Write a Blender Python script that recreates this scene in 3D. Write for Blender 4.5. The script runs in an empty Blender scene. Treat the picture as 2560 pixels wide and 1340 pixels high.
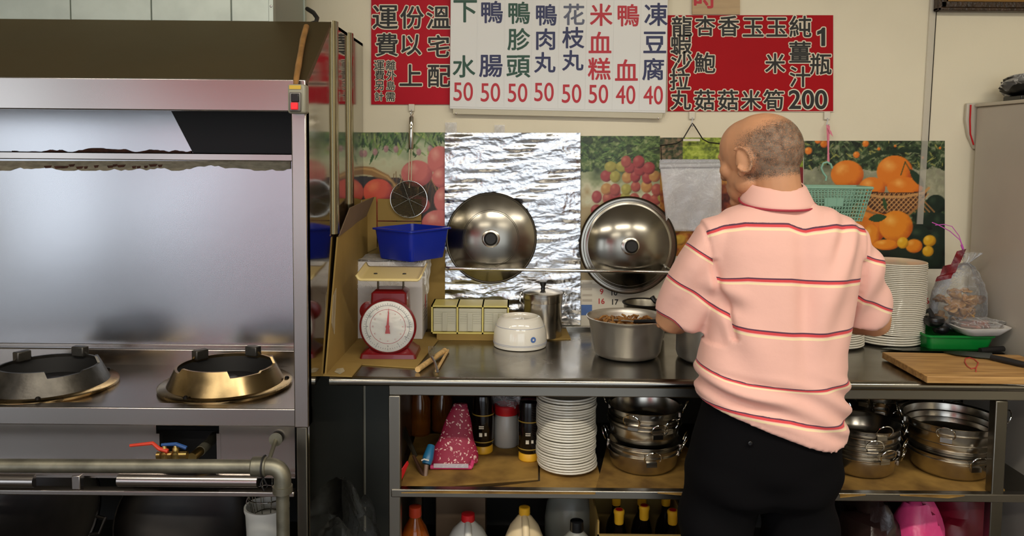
import bpy, bmesh, math, random
import numpy as np
from mathutils import Vector, Matrix
random.seed(7)
PI = math.pi
SC = bpy.context.scene
C = SC.collection
R = math.radians

# ------------------------------------------------------------------ camera
FPX, PCX, PCY = 2000.0, 1280.0, 510.0           # focal length and principal point in pixels of the 2560x1340 frame
PITCH, ROLL = R(4.0), R(0.5)
CAM = Vector((0, 0, 1.5))
_F = Vector((0, math.cos(PITCH), -math.sin(PITCH)))
_R0 = Vector((1, 0, 0)); _U0 = Vector((0, math.sin(PITCH), math.cos(PITCH)))
_R = _R0*math.cos(ROLL) + _U0*math.sin(ROLL)
_U = _U0*math.cos(ROLL) - _R0*math.sin(ROLL)
cd = bpy.data.cameras.new('camera'); cam = bpy.data.objects.new('camera', cd); C.objects.link(cam)
cd.sensor_width = 36.0; cd.lens = 36.0*FPX/2560; cd.shift_y = (PCY-670)/2560
m = Matrix((_R, _U, -_F)).transposed().to_4x4(); m.translation = CAM
cam.matrix_world = m; cd.clip_start = .05; SC.camera = cam

# ------------------------------------------------------------------ world, light, exposure
SC.view_settings.view_transform = 'Standard'; SC.view_settings.look = 'None'
SC.view_settings.gamma = 1; SC.view_settings.use_curve_mapping = False
SC.view_settings.exposure = 0.12
w = bpy.data.worlds.new('world'); SC.world = w; w.use_nodes = True
bg = w.node_tree.nodes['Background']; bg.inputs[0].default_value = (.84, .92, 1.0, 1); bg.inputs[1].default_value = 2.3
TUBES = [(-1.5, .45), (.2, .45), (1.8, .45), (-.9, -1.6), (1.2, -1.6)]   # fluorescent fixtures on the ceiling (x, y)
CEIL = 2.9
for i, (x, y) in enumerate(TUBES):
    ld = bpy.data.lights.new('tube_light', 'AREA'); ld.shape = 'RECTANGLE'; ld.size = 1.2; ld.size_y = .14
    ld.energy = 25; ld.color = (1.0, .93, .80)
    lo = bpy.data.objects.new('tube_light', ld); C.objects.link(lo); lo.location = (x, y, CEIL-.105)

# ------------------------------------------------------------------ helpers
def ray(px, py):
    return _F + _R*((px-PCX)/FPX) + _U*((PCY-py)/FPX)
def P(px, py, Y):                       # the point seen at a pixel on the upright plane at depth Y
    d = ray(px, py); return CAM + d*(Y/d.y)
def Pz(px, py, z):                      # the point seen at a pixel on the level plane at height z
    d = ray(px, py); return CAM + d*((z-CAM.z)/d.z)
def lin(c):
    return tuple(((v/255)/12.92 if v/255 <= .04045 else ((v/255+.055)/1.055)**2.4) for v in c)

class MB:
    def __init__(s): s.v = []; s.f = []; s.mi = []; s.cur = 0
    def add(s, vs, fs):
        o = len(s.v); s.v += [tuple(v) for v in vs]
        for f in fs: s.f.append([i+o for i in f]); s.mi.append(s.cur)
        return s
    def box(s, x0, x1, y0, y1, z0, z1, rz=0, c=None):
        vs = [(x, y, z) for z in (z0, z1) for y in (y0, y1) for x in (x0, x1)]
        if rz:
            cx, cy = c if c else ((x0+x1)/2, (y0+y1)/2)
            vs = [(cx+(x-cx)*math.cos(rz)-(y-cy)*math.sin(rz), cy+(x-cx)*math.sin(rz)+(y-cy)*math.cos(rz), z) for x, y, z in vs]
        return s.add(vs, [(0,2,3,1),(4,5,7,6),(0,1,5,4),(1,3,7,5),(3,2,6,7),(2,0,4,6)])
    def lathe(s, prof, n=32, c=(0,0,0), M=None, closed=False):
        vs = []
        for r, z in prof:
            for k in range(n):
                a = 2*PI*k/n; p = Vector((r*math.cos(a), r*math.sin(a), z))
                if M is not None: p = M @ p
                vs.append(p+Vector(c))
        fs = []; m = len(prof)
        for i in range(m if closed else m-1):
            i2 = (i+1) % m
            for k in range(n): fs.append((i*n+k, i*n+(k+1)%n, i2*n+(k+1)%n, i2*n+k))
        if not closed:
            if prof[0][0] > 1e-6: fs.append(tuple(range(n-1,-1,-1)))
            if prof[-1][0] > 1e-6: fs.append(tuple((m-1)*n+k for k in range(n)))
        return s.add(vs, fs)
    def tube(s, path, r, n=10, closed=False, caps=True):
        pts = [Vector(p) for p in path]; m = len(pts)
        rs = r if isinstance(r, (list, tuple)) else [r]*m
        vs = []; up = None
        for i, p in enumerate(pts):
            if closed: t = (pts[(i+1)%m]-pts[i-1])
            else: t = pts[min(i+1, m-1)]-pts[max(i-1, 0)]
            t.normalize()
            if up is None:
                up = Vector((0,0,1)) if abs(t.z) < .9 else Vector((1,0,0))
            a = (up - t*up.dot(t))
            if a.length < 1e-5: a = t.orthogonal()
            a.normalize(); up = a; b = t.cross(a)
            for k in range(n):
                q = 2*PI*k/n; vs.append(p + (a*math.cos(q)+b*math.sin(q))*rs[i])
        fs = []
        for i in range(m if closed else m-1):
            j = (i+1) % m
            for k in range(n): fs.append((i*n+k, i*n+(k+1)%n, j*n+(k+1)%n, j*n+k))
        if caps and not closed: fs += [tuple(range(n-1,-1,-1)), tuple((m-1)*n+k for k in range(n))]
        return s.add(vs, fs)
    def prism(s, poly, d):                # polygon (3-D points) extruded by vector d
        n = len(poly); d = Vector(d); vs = [Vector(p) for p in poly]+[Vector(p)+d for p in poly]
        return s.add(vs, [tuple(range(n)), tuple(range(2*n-1, n-1, -1))]+[(i, i+n, (i+1)%n+n, (i+1)%n) for i in range(n)])
    def grid(s, fn, nu, nv):
        vs = [fn(i/nu, j/nv) for j in range(nv+1) for i in range(nu+1)]
        return s.add(vs, [(j*(nu+1)+i, j*(nu+1)+i+1, (j+1)*(nu+1)+i+1, (j+1)*(nu+1)+i) for j in range(nv) for i in range(nu)])
    def loft(s, rings, cap=True):
        n = len(rings[0]); vs = [p for r in rings for p in r]; fs = []
        for i in range(len(rings)-1):
            for k in range(n): fs.append((i*n+k, i*n+(k+1)%n, (i+1)*n+(k+1)%n, (i+1)*n+k))
        if cap: fs += [tuple(range(n-1,-1,-1)), tuple((len(rings)-1)*n+k for k in range(n))]
        return s.add(vs, fs)

def fix_normals(me):
    bm = bmesh.new(); bm.from_mesh(me); bmesh.ops.recalc_face_normals(bm, faces=bm.faces[:]); bm.to_mesh(me); bm.free()
def obj(name, mb, mats, parent=None, smooth=40, bevel=0, world=False, fix=True, base=True):
    me = bpy.data.meshes.new(name)
    vs = mb.v; off = Vector((0,0,0))
    if parent is not None and world:
        off = Vector(parent.get('_w', parent.location))
    elif parent is None and base:
        a = np.array(vs); off = Vector(((a[:,0].min()+a[:,0].max())/2, (a[:,1].min()+a[:,1].max())/2, a[:,2].min()))
    me.from_pydata([(v[0]-off.x, v[1]-off.y, v[2]-off.z) for v in vs], [], mb.f)
    mats = mats if isinstance(mats, (list, tuple)) else [mats]
    for mm in mats: me.materials.append(M[mm] if isinstance(mm, str) else mm)
    if len(mats) > 1: me.polygons.foreach_set('material_index', mb.mi)
    if fix: fix_normals(me)
    if smooth:
        me.polygons.foreach_set('use_smooth', [True]*len(me.polygons)); me.set_sharp_from_angle(angle=R(smooth))
    o = bpy.data.objects.new(name, me); C.objects.link(o)
    if parent is not None:
        o.parent = parent
        if world: o['_w'] = tuple(off)
    elif base: o.location = off; o['_w'] = tuple(off)
    if bevel:
        b = o.modifiers.new('bevel', 'BEVEL'); b.width = bevel; b.segments = 2; b.limit_method = 'ANGLE'; b.angle_limit = R(40)
    return o
def tag(o, label, cat, group=None, kind=None):
    o['label'] = label; o['category'] = cat
    if group: o['group'] = group
    if kind: o['kind'] = kind
    return o
def thing(name, label, cat, loc=(0,0,0), rz=0, group=None):
    o = bpy.data.objects.new(name, None); C.objects.link(o); o.location = loc; o.rotation_euler = (0,0,rz)
    o['_w'] = tuple(loc); o.empty_display_size = .05
    return tag(o, label, cat, group)
def struct(name, mb, mats, label=None, **k):
    o = obj(name, mb, mats, **k); o['kind'] = 'structure'
    if label: o['label'] = label
    return o
def dup(root, loc, rz=None, label=None, group=None, scale=None):
    r = root.copy(); C.objects.link(r); r.location = loc
    if rz is not None: r.rotation_euler = (0,0,rz)
    if label: r['label'] = label
    if group: r['group'] = group
    if scale: r.scale = scale
    for ch in list(root.children):
        c = ch.copy(); C.objects.link(c); c.parent = r
        for g in ch.children:
            d = g.copy(); C.objects.link(d); d.parent = c
    return r
def arc(c, r, a0, a1, n, ax='xz'):
    out = []
    for i in range(n+1):
        a = a0+(a1-a0)*i/n; u, v = r*math.cos(a), r*math.sin(a)
        out.append({'xz': (c[0]+u, c[1], c[2]+v), 'xy': (c[0]+u, c[1]+v, c[2]), 'yz': (c[0], c[1]+u, c[2]+v)}[ax])
    return out

# ------------------------------------------------------------------ materials
M = {}
def mat(name, col, rough=.5, metal=0., var=0., vscale=8., bump=0., bscale=40., spec=.5, trans=0., alpha=1., emit=None, stretch=None, rvar=0., col2=None, coat=0., sheen=0., sss=0.):
    m = bpy.data.materials.new(name); m.use_nodes = True; nt = m.node_tree; b = nt.nodes['Principled BSDF']; L = nt.links.new
    c = lin(col); b.inputs['Base Color'].default_value = (*c, 1); b.inputs['Roughness'].default_value = rough
    b.inputs['Metallic'].default_value = metal; b.inputs['Specular IOR Level'].default_value = spec
    b.inputs['Transmission Weight'].default_value = trans; b.inputs['Alpha'].default_value = alpha; b.inputs['Coat Weight'].default_value = coat
    b.inputs['Sheen Weight'].default_value = sheen
    if sss: b.inputs['Subsurface Weight'].default_value = sss; b.inputs['Subsurface Scale'].default_value = .01
    if emit: b.inputs['Emission Color'].default_value = (*lin(emit[0]), 1); b.inputs['Emission Strength'].default_value = emit[1]
    if var or bump or rvar:
        tc = nt.nodes.new('ShaderNodeTexCoord'); mp = nt.nodes.new('ShaderNodeMapping'); L(tc.outputs['Object'], mp.inputs[0])
        if stretch: mp.inputs['Scale'].default_value = stretch
    if var or rvar:
        n = nt.nodes.new('ShaderNodeTexNoise'); n.inputs['Scale'].default_value = vscale; n.inputs['Detail'].default_value = 6; L(mp.outputs[0], n.inputs['Vector'])
    if var:
        cr = nt.nodes.new('ShaderNodeValToRGB'); L(n.outputs[0], cr.inputs[0])
        c2 = lin(col2) if col2 else tuple(v*(1-var) for v in c)
        cr.color_ramp.elements[0].position = .32; cr.color_ramp.elements[1].position = .62
        cr.color_ramp.elements[0].color = (*c2, 1); cr.color_ramp.elements[1].color = (*(c if col2 else tuple(min(1, v*(1+var*.35)) for v in c)), 1)
        L(cr.outputs[0], b.inputs['Base Color'])
    if rvar:
        mr = nt.nodes.new('ShaderNodeMapRange'); mr.inputs[3].default_value = max(.02, rough-rvar); mr.inputs[4].default_value = rough+rvar
        mr.inputs[1].default_value = .3; mr.inputs[2].default_value = .7
        L(n.outputs[0], mr.inputs[0]); L(mr.outputs[0], b.inputs['Roughness'])
    if bump:
        n2 = nt.nodes.new('ShaderNodeTexNoise'); n2.inputs['Scale'].default_value = bscale; n2.inputs['Detail'].default_value = 4; L(mp.outputs[0], n2.inputs['Vector'])
        bp = nt.nodes.new('ShaderNodeBump'); bp.inputs['Strength'].default_value = bump; bp.inputs['Distance'].default_value = .01
        L(n2.outputs[0], bp.inputs['Height']); L(bp.outputs[0], b.inputs['Normal'])
    M[name] = m; return m
def film(name, tint, dens, rough=.06, crease_glint=.25):                  # thin clear plastic: see-through with a gloss
    m = bpy.data.materials.new(name); m.use_nodes = True; nt = m.node_tree; nt.nodes.clear(); L = nt.links.new
    out = nt.nodes.new('ShaderNodeOutputMaterial'); tr = nt.nodes.new('ShaderNodeBsdfTransparent'); gl = nt.nodes.new('ShaderNodeBsdfPrincipled')
    gl.inputs['Base Color'].default_value = (*lin(tint), 1); gl.inputs['Roughness'].default_value = rough; gl.inputs['Specular IOR Level'].default_value = .8
    tc = nt.nodes.new('ShaderNodeTexCoord'); n2 = nt.nodes.new('ShaderNodeTexNoise'); n2.inputs['Scale'].default_value = 22; n2.inputs['Detail'].default_value = 5
    L(tc.outputs['Object'], n2.inputs['Vector'])
    bp = nt.nodes.new('ShaderNodeBump'); bp.inputs['Strength'].default_value = .5; bp.inputs['Distance'].default_value = .02; L(n2.outputs[0], bp.inputs['Height']); L(bp.outputs[0], gl.inputs['Normal'])
    n4 = nt.nodes.new('ShaderNodeTexNoise'); n4.inputs['Scale'].default_value = 16; n4.inputs['Detail'].default_value = 4; n4.inputs['Distortion'].default_value = 1.5; L(tc.outputs['Object'], n4.inputs['Vector'])
    cr = nt.nodes.new('ShaderNodeValToRGB'); L(n4.outputs[0], cr.inputs[0]); e = cr.color_ramp.elements      # white highlight streaks painted along crease-like lines
    e[0].position = .47; e[0].color = (0,0,0,1); e[1].position = .5; e[1].color = (crease_glint,)*3+(1,); q = e.new(.53); q.color = (0,0,0,1)
    lw = nt.nodes.new('ShaderNodeFresnel'); lw.inputs[0].default_value = 1.5; L(bp.outputs[0], lw.inputs['Normal'])
    ma = nt.nodes.new('ShaderNodeMath'); ma.operation = 'MULTIPLY_ADD'; ma.inputs[1].default_value = 1.2; ma.inputs[2].default_value = dens; ma.use_clamp = True
    mx = nt.nodes.new('ShaderNodeMixShader'); L(lw.outputs[0], ma.inputs[0]); ad = nt.nodes.new('ShaderNodeMath'); ad.use_clamp = True; L(ma.outputs[0], ad.inputs[0]); L(cr.outputs[0], ad.inputs[1]); L(ad.outputs[0], mx.inputs[0]); L(tr.outputs[0], mx.inputs[1]); L(gl.outputs[0], mx.inputs[2])
    L(mx.outputs[0], out.inputs[0]); M[name] = m; return m
def attr_mat(name, attr='Col', rough=.4, spec=.4):
    m = bpy.data.materials.new(name); m.use_nodes = True; nt = m.node_tree; b = nt.nodes['Principled BSDF']
    a = nt.nodes.new('ShaderNodeAttribute'); a.attribute_name = attr; nt.links.new(a.outputs['Color'], b.inputs['Base Color'])
    b.inputs['Roughness'].default_value = rough; b.inputs['Specular IOR Level'].default_value = spec; M[name] = m; return m
mat('wall', (232,222,196), .6, var=.04, vscale=3, bump=.03, bscale=120)
mat('wall_dark', (120,118,110), .7, var=.1)
mat('floor', (66,60,54), .35, var=.2, vscale=4)
mat('ceiling', (215,212,204), .8)
mat('steel', (180,173,168), .27, 1)
mat('steel_h', (180,173,168), .24, 1)
mat('steel_splash', (184,184,188), .24, 1, bump=.06, bscale=2.6)
mat('steel_mirror', (176,172,162), .10, 1, rvar=.04, vscale=7, stretch=(1,1,.3), bump=.03, bscale=7)
mat('steel_table', (150,145,135), .30, 1)
mat('steel_dark', (120,115,104), .34, 1, rvar=.06, vscale=6)
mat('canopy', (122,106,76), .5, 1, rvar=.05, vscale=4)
mat('worktop', (146,142,134), .22, 1, rvar=.09, vscale=9, bump=.02, bscale=14)
mat('pot_steel', (190,184,174), .22, 1, rvar=.04, vscale=12)
mat('lid_steel', (140,135,125), .22, 1, rvar=.07, vscale=7)
mat('aluminium', (218,214,206), .42, 1, rvar=.06, vscale=20, bump=.03, bscale=60)
mat('galvanised', (138,134,118), .48, .85, var=.35, vscale=16, bump=.05, bscale=60)
mat('duct', (178,186,176), .45, .55, var=.08, vscale=14, stretch=(1,1,1))
mat('brass_ring', (186,160,116), .26, 1, var=.5, vscale=10, rvar=.08)
mat('iron_ring', (92,88,82), .42, .9, var=.5, vscale=14, bump=.1)
mat('black_iron', (30,26,24), .38, .6, var=.4, vscale=12)
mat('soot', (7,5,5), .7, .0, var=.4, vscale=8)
mat('grease_black', (20,17,13), .45, .3)  # black of the panel standing in for a dark reflection in the hood
mat('black_plastic', (18,18,20), .28)
mat('black_dull', (26,25,25), .55)
mat('chrome', (220,218,212), .08, 1)
mat('wire_dark', (38,34,30), .35, .6)
mat('cardboard', (154,126,70), .8, var=.16, vscale=5, bump=.05, bscale=60, spec=.2)
mat('cardboard_wet', (162,126,64), .7, var=.5, vscale=9, col2=(104,76,38), spec=.25)
mat('cardboard_brown', (126,104,84), .8, var=.12, vscale=7, spec=.2)
mat('tape', (198,182,150), .25, alpha=.45)
mat('torn', (176,164,136), .7, var=.3, vscale=30, stretch=(1,1,3), bump=.1)
mat('torn_rust', (96,56,36), .8, var=.5, vscale=40)
mat('sign_red', (184,22,40), .55, var=.03, spec=.15)
mat('sign_red2', (172,8,22), .55, var=.03, spec=.15)
mat('board_white', (224,222,216), .25, spec=.6)
mat('clear_edge', (214,204,176), .3, alpha=.8)
mat('ink_black', (28,28,26), .6); mat('ink_cream', (232,220,196), .6)
mat('ink_green', (18,72,52), .5); mat('ink_navy', (28,34,84), .5); mat('ink_red', (190,20,40), .5); mat('ink_greyblue', (92,96,116), .5)
mat('ink_date_red', (190,60,60), .6); mat('ink_date_black', (50,48,46), .6); mat('ink_blue', (86,118,178), .5)
mat('paper', (222,214,196), .6)
mat('blue_tub', (14,42,166), .32, spec=.5)
mat('mint', (138,182,160), .45); mat('pink_ribbon', (226,130,150), .4); mat('magenta_ribbon', (206,90,190), .4)
mat('scale_red', (112,10,18), .28, coat=.2); mat('scale_tray', (224,202,140), .4); mat('dial_white', (232,226,212), .4)
mat('white_box', (216,210,206), .55, var=.03)
mat('cream_plastic', (218,202,116), .42); mat('bin_clear', (226,222,200), .2, alpha=.55)
mat('ceramic', (232,226,212), .14, coat=.4); mat('plate_white', (228,222,206), .22, coat=.2); mat('plate_cream', (226,214,180), .22, coat=.2)
mat('wood', (206,168,110), .55, var=.25, vscale=7, stretch=(1,9,9), bump=.04)
mat('board_wood', (196,152,92), .5, var=.28, vscale=5, stretch=(1.2,14,14), bump=.04, col2=(150,108,58))
mat('wood_plaque', (190,160,118), .5, var=.12, vscale=5, stretch=(1,1,12))
mat('tape_brown', (150,108,58), .45, var=.3, vscale=30)
mat('frame_dark', (58,40,26), .35, var=.5, vscale=60, bump=.5, bscale=90); mat('frame_gold', (140,104,50), .35, .5)
mat('fridge', (190,182,170), .4, var=.03); mat('fridge_edge', (196,188,172), .35)
mat('green_tray', (14,130,52), .35); mat('red_plastic', (196,30,36), .35); mat('blue_plastic', (30,100,140), .35)
mat('yellow_cap', (226,168,36), .4); mat('orange_oil', (190,96,24), .1, trans=.6); mat('amber', (150,84,28), .1, trans=.5)
mat('jug_white', (206,204,196), .4, spec=.4); mat('jug_cream', (232,208,164), .4); mat('jug_clear', (150,150,140), .3, alpha=.75)
mat('bottle_dark', (18,12,10), .12); mat('label_gold', (150,120,40), .5)
mat('pink_bag', (222,70,130), .35, var=.25, vscale=9, bump=.3, bscale=14); mat('dark_red_bag', (120,14,36), .4, var=.3, bump=.3, bscale=12); mat('dark_bag', (44,28,26), .3, bump=.5, bscale=16)
mat('salt', (176,170,160), .3, alpha=.9)
mat('food', (176,128,66), .55, var=.5, vscale=40, col2=(120,70,28)); mat('fried', (190,146,82), .65, var=.35, vscale=30, bump=.5, bscale=60, col2=(150,98,44))
mat('skin', (206,150,112), .5, var=.12, vscale=9, spec=.35, sss=.06)
mat('trousers', (7,6,8), .9, spec=.12); mat('shoe', (22,20,20), .4)
mat('rubber_red', (200,64,60), .5); mat('styro', (232,228,224), .35, bump=.2, bscale=30)
mat('switch_grey', (150,146,128), .4); mat('label_yellow', (206,168,50), .5); mat('switch_red', (226,36,44), .4, emit=((255,30,40), .25))
mat('lever_red', (200,60,36), .35); mat('lever_blue', (36,74,130), .35); mat('brass', (178,150,90), .3, 1)
mat('steel_red_reflect', (150,20,28), .5)
film('film', (255,255,255), .07, .08, .32); film('film_bag', (235,240,245), .04, .10, .14); film('film_glass', (255,255,255), .02, .03, 0); film('film_floor', (110,110,106), .02, .10, .12); film('film_hazy', (232,232,236), .40, .16, .12)
attr_mat('print', 'Col', .35)
# crumpled kitchen foil
def foil_mat():
    m = bpy.data.materials.new('foil'); m.use_nodes = True; nt = m.node_tree; b = nt.nodes['Principled BSDF']; L = nt.links.new; N = nt.nodes.new
    b.inputs['Base Color'].default_value = (*lin((210,210,212)), 1); b.inputs['Metallic'].default_value = 1; b.inputs['Roughness'].default_value = .27
    tc = N('ShaderNodeTexCoord'); mp = N('ShaderNodeMapping'); mp.inputs['Scale'].default_value = (.45, 1, 1); L(tc.outputs['Object'], mp.inputs[0])
    n = N('ShaderNodeTexNoise'); n.inputs['Scale'].default_value = 9; n.inputs['Detail'].default_value = 3; mx = N('ShaderNodeMixRGB'); mx.blend_type = 'ADD'; mx.inputs[0].default_value = .10
    L(mp.outputs[0], n.inputs['Vector']); L(mp.outputs[0], mx.inputs[1]); L(n.outputs['Color'], mx.inputs[2]); last = None
    for sc_, w_ in ((16, 1.0), (38, .45), (90, .18)):
        v = N('ShaderNodeTexVoronoi'); v.inputs['Scale'].default_value = sc_; L(mx.outputs[0], v.inputs['Vector'])
        k = N('ShaderNodeMath'); k.operation = 'MULTIPLY_ADD'; k.inputs[1].default_value = w_; L(v.outputs['Distance'], k.inputs[0])
        if last: L(last, k.inputs[2])
        else: k.inputs[2].default_value = 0
        last = k.outputs[0]
    bp = N('ShaderNodeBump'); bp.inputs['Strength'].default_value = .38; bp.inputs['Distance'].default_value = .012; L(last, bp.inputs['Height']); L(bp.outputs[0], b.inputs['Normal']); M['foil'] = m
foil_mat()
# flowered cloth
def flower_mat():
    m = bpy.data.materials.new('flowered'); m.use_nodes = True; nt = m.node_tree; b = nt.nodes['Principled BSDF']; L = nt.links.new
    tc = nt.nodes.new('ShaderNodeTexCoord'); v = nt.nodes.new('ShaderNodeTexVoronoi'); v.inputs['Scale'].default_value = 95
    n = nt.nodes.new('ShaderNodeTexNoise'); n.inputs['Scale'].default_value = 30; mx = nt.nodes.new('ShaderNodeMixRGB'); mx.blend_type = 'ADD'; mx.inputs[0].default_value = .05
    L(tc.outputs['Object'], n.inputs['Vector']); L(tc.outputs['Object'], mx.inputs[1]); L(n.outputs['Color'], mx.inputs[2]); L(mx.outputs[0], v.inputs['Vector'])
    cr = nt.nodes.new('ShaderNodeValToRGB'); L(v.outputs['Distance'], cr.inputs[0])
    e = cr.color_ramp.elements; e[0].position = .22; e[0].color = (*lin((226,190,180)), 1); e[1].position = .34; e[1].color = (*lin((140,14,52)), 1)
    L(cr.outputs[0], b.inputs['Base Color']); b.inputs['Roughness'].default_value = .6; M['flowered'] = m
flower_mat()
# ------------------------------------------------------------------ the room
WY = 2.90                                         # the wall with the signs
XL, XR, YB = -6.0, 3.0, -3.0
struct('floor', MB().box(XL, XR, -9, WY, -.06, 0), 'floor')
struct('ceiling', MB().box(XL, XR, YB, WY, CEIL, CEIL+.08), 'ceiling')
struct('wall_back', MB().box(XL, XR, WY, WY+.12, 0, CEIL), 'wall')
struct('wall_back_shade', MB().box(-.534, XR, WY-.008, WY, 0, .80), mat('lower_wall_shade', (88,88,80), .5, var=.1), 'grey painted lower wall behind the table')  # added sheet, its grey darkened to hold the shade low on the wall
struct('wall_left', MB().box(XL-.12, XL, YB, WY, 0, CEIL), 'wall')
struct('wall_right', MB().box(XR, XR+.12, YB, WY, 0, CEIL), 'wall')
sf = MB()                                         # the open shop front behind the photographer
sf.box(XL, XR, YB-.12, YB, 2.45, CEIL)
for a, b in ((-6.0, -5.7), (-4.15, -3.75), (-1.55, -1.05), (1.9, 3.0)): sf.box(a, b, YB-.12, YB, 0, 2.45)
struct('wall_front', sf, 'wall_dark')
def reflected_red_mat():
    m = bpy.data.materials.new('reflected_red'); m.use_nodes = True; nt = m.node_tree; b = nt.nodes['Principled BSDF']; b.inputs['Base Color'].default_value = (*lin((206,40,46)), 1); b.inputs['Roughness'].default_value = .7
    t = nt.nodes.new('ShaderNodeBsdfTranslucent'); t.inputs[0].default_value = (*lin((226,60,62)), 1); mx = nt.nodes.new('ShaderNodeMixShader'); mx.inputs[0].default_value = .6
    nt.links.new(b.outputs[0], mx.inputs[1]); nt.links.new(t.outputs[0], mx.inputs[2]); nt.links.new(mx.outputs[0], nt.nodes['Material Output'].inputs[0]); M['reflected_red'] = m
reflected_red_mat()
o = obj('added_red_banner', MB().box(-3.9, -1.7, -3.9, -3.89, 1.6, 2.6), 'reflected_red'); tag(o, 'wide red banner across the open shop front behind the photographer', 'banner')  # unseen banners added so the steel picks up a red reflection
o = obj('added_red_banner', MB().box(-2.95, -2.35, -3.87, -3.86, .0, 1.55), 'reflected_red'); tag(o, 'narrow upright red banner standing under the wide one', 'banner')  # second unseen banner, added for the red reflection in the steel
for i, (x, y) in enumerate(TUBES):
    t = thing('ceiling_light', 'fluorescent ceiling light with a white housing', 'ceiling light', (x, y, CEIL-.10), group='fluorescent lights on the ceiling')
    obj('housing', MB().box(-.64, .64, -.09, .09, .02, .10), 'ceiling', t)
    for s in (-1, 1):
        me = MB().tube([(-.6, s*.045, .008), (.6, s*.045, .008)], .012, 10)
        o = obj('tube', me, mat('tube_glow', (255,248,230), .4, emit=((255,244,220), 4.0)), t)
# cover strip for the cable that runs down the wall
pa, pb = P(2334, -60, WY), P(2298, 560, WY-.004)
tr = MB()
for w0, y1 in ((.011, .010),):
    tr.prism([(pa.x-w0, WY-y1, pa.z), (pa.x+w0, WY-y1, pa.z), (pb.x+w0, WY-y1, pb.z), (pb.x-w0, WY-y1, pb.z)], (0, y1-.0005, 0))
o = struct('trim_1', tr, mat('trim_clear', (228,222,208), .2, alpha=.4), 'translucent cable cover strip running down the wall'); 
obj('cable', MB().tube([(pa.x+.016, WY-.003, pa.z), (pb.x+.016, WY-.003, pb.z)], .0018, 6), 'wire_dark', o, world=True)

# ------------------------------------------------------------------ wok range and hood
SX = -.539                                        # its right side
FY = 2.10                                         # its front
LX = -2.3
rg = thing('wok_range', 'stainless steel wok range with a tall splash back and a dark sloping hood', 'range', (-1.3, 2.4, 0))
def rp(n, mb, mt, par=rg, **k): return obj(n, mb, mt, par, world=True, **k)
rp('deck', MB().box(LX, SX-.004, FY+.02, 2.555, .77, .788), 'steel_h')
rp('front_rail', MB().box(LX, SX, FY, FY+.035, .748, .797), 'steel_h', bevel=.003)
rp('deck_lip', MB().box(LX, SX-.04, FY+.035, FY+.05, .785, .795), 'steel_h', bevel=.002)
rp('rear_step', MB().box(LX, SX-.004, 2.553, 2.62, .77, .840), 'steel_h', bevel=.004)
rp('splash_back', MB().grid(lambda u, v: (LX+u*(SX-.004-LX), 2.605+.004*math.sin(u*9)*math.sin(v*3), .838+v*.66), 40, 16).box(LX, SX-.01, 2.612, 2.64, .84, 1.85), 'steel_splash')
rp('splash_seam', MB().box(LX, SX-.004, 2.592, 2.607, .838, .846), 'steel_h', bevel=.002)
rp('back_rail', MB().box(LX, SX-.006, 2.575, 2.605, 1.451, 1.475), 'steel_h', bevel=.003)
def ragged(y0, amp, lo, hi, seed, pxs=range(-300, 732, 9)):
    rr = random.Random(seed); top = []; bot = []; d = 0
    for x in pxs:
        d = max(lo, min(hi, d+rr.uniform(-amp, amp))); bot.append((x, y0+d))
    return bot
bt = ragged(418, 4, -5, 9, 3)
mb = MB()
for (xa, ya), (xb, yb) in zip(bt, bt[1:]):
    mb.prism([P(xa, 402, 2.602), P(xb, 402, 2.602), P(xb, yb, 2.602), P(xa, ya, 2.602)], (0, -.0012, 0))
rp('torn_film', mb, 'torn')
rr = random.Random(5)
for x in [110, 135, 150, 172, 190, 210, 235, 268, 282, 292, 330, 342, 360, 372, 395]:
    y = 416+rr.uniform(-3, 3); l = rr.uniform(8, 24); rp('film_flake', MB().prism([P(x, y-2, 2.6), P(x+l, y-3, 2.6), P(x+l*.8, y+3, 2.6), P(x+l*.2, y+4, 2.6)], (0, -.0016, 0)), 'torn_rust')
# hood: sloping canopy, band, side, inner panels
zc0, zc1 = 1.672, 1.868
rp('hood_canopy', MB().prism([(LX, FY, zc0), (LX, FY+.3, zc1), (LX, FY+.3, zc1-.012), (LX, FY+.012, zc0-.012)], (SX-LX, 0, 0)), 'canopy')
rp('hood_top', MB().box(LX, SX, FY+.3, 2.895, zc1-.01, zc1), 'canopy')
rp('hood_band', MB().box(LX, SX, FY-.006, FY+.02, 1.590, 1.673), 'steel_h', bevel=.003)
p0, p1, p2, p3 = P(-500, 266, 2.595), P(424, 270, 2.595), P(487, 391, 2.595), P(-500, 391, 2.595)
rp('hood_back_panel', MB().prism([p0, p1, p2, p3], (0, .004, 0)), 'steel_splash')
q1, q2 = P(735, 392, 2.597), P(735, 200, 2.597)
rp('hood_filter_box', MB().prism([P(412, 246, 2.586), (q2.x, 2.586, q2.z), (q1.x, 2.586, q1.z), P(487, 391, 2.586)], (0, .005, 0)).box(LX, SX-.004, 2.42, 2.60, 1.66, 1.67), 'grease_black')  # slanted dark panel stands in for a dark reflection in the hood steel
mb = MB(); bt = ragged(377, 3, -7, 3, 11, range(30, 484, 8))
for (xa, ya), (xb, yb) in zip(bt, bt[1:]):
    mb.prism([P(xa, ya, 2.59), P(xb, yb, 2.59), P(xb, 392, 2.59), P(xa, 392, 2.59)], (0, -.0015, 0))
rp('torn_film', mb, 'torn_rust')
side = [(SX-.004, FY+.002, .0), (SX-.004, FY+.002, zc0), (SX-.004, FY+.3, zc1), (SX-.004, 2.895, zc1), (SX-.004, 2.895, .0)]
rp('side_panel', MB().prism(side, (.004, 0, 0)), 'steel_mirror')
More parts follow.
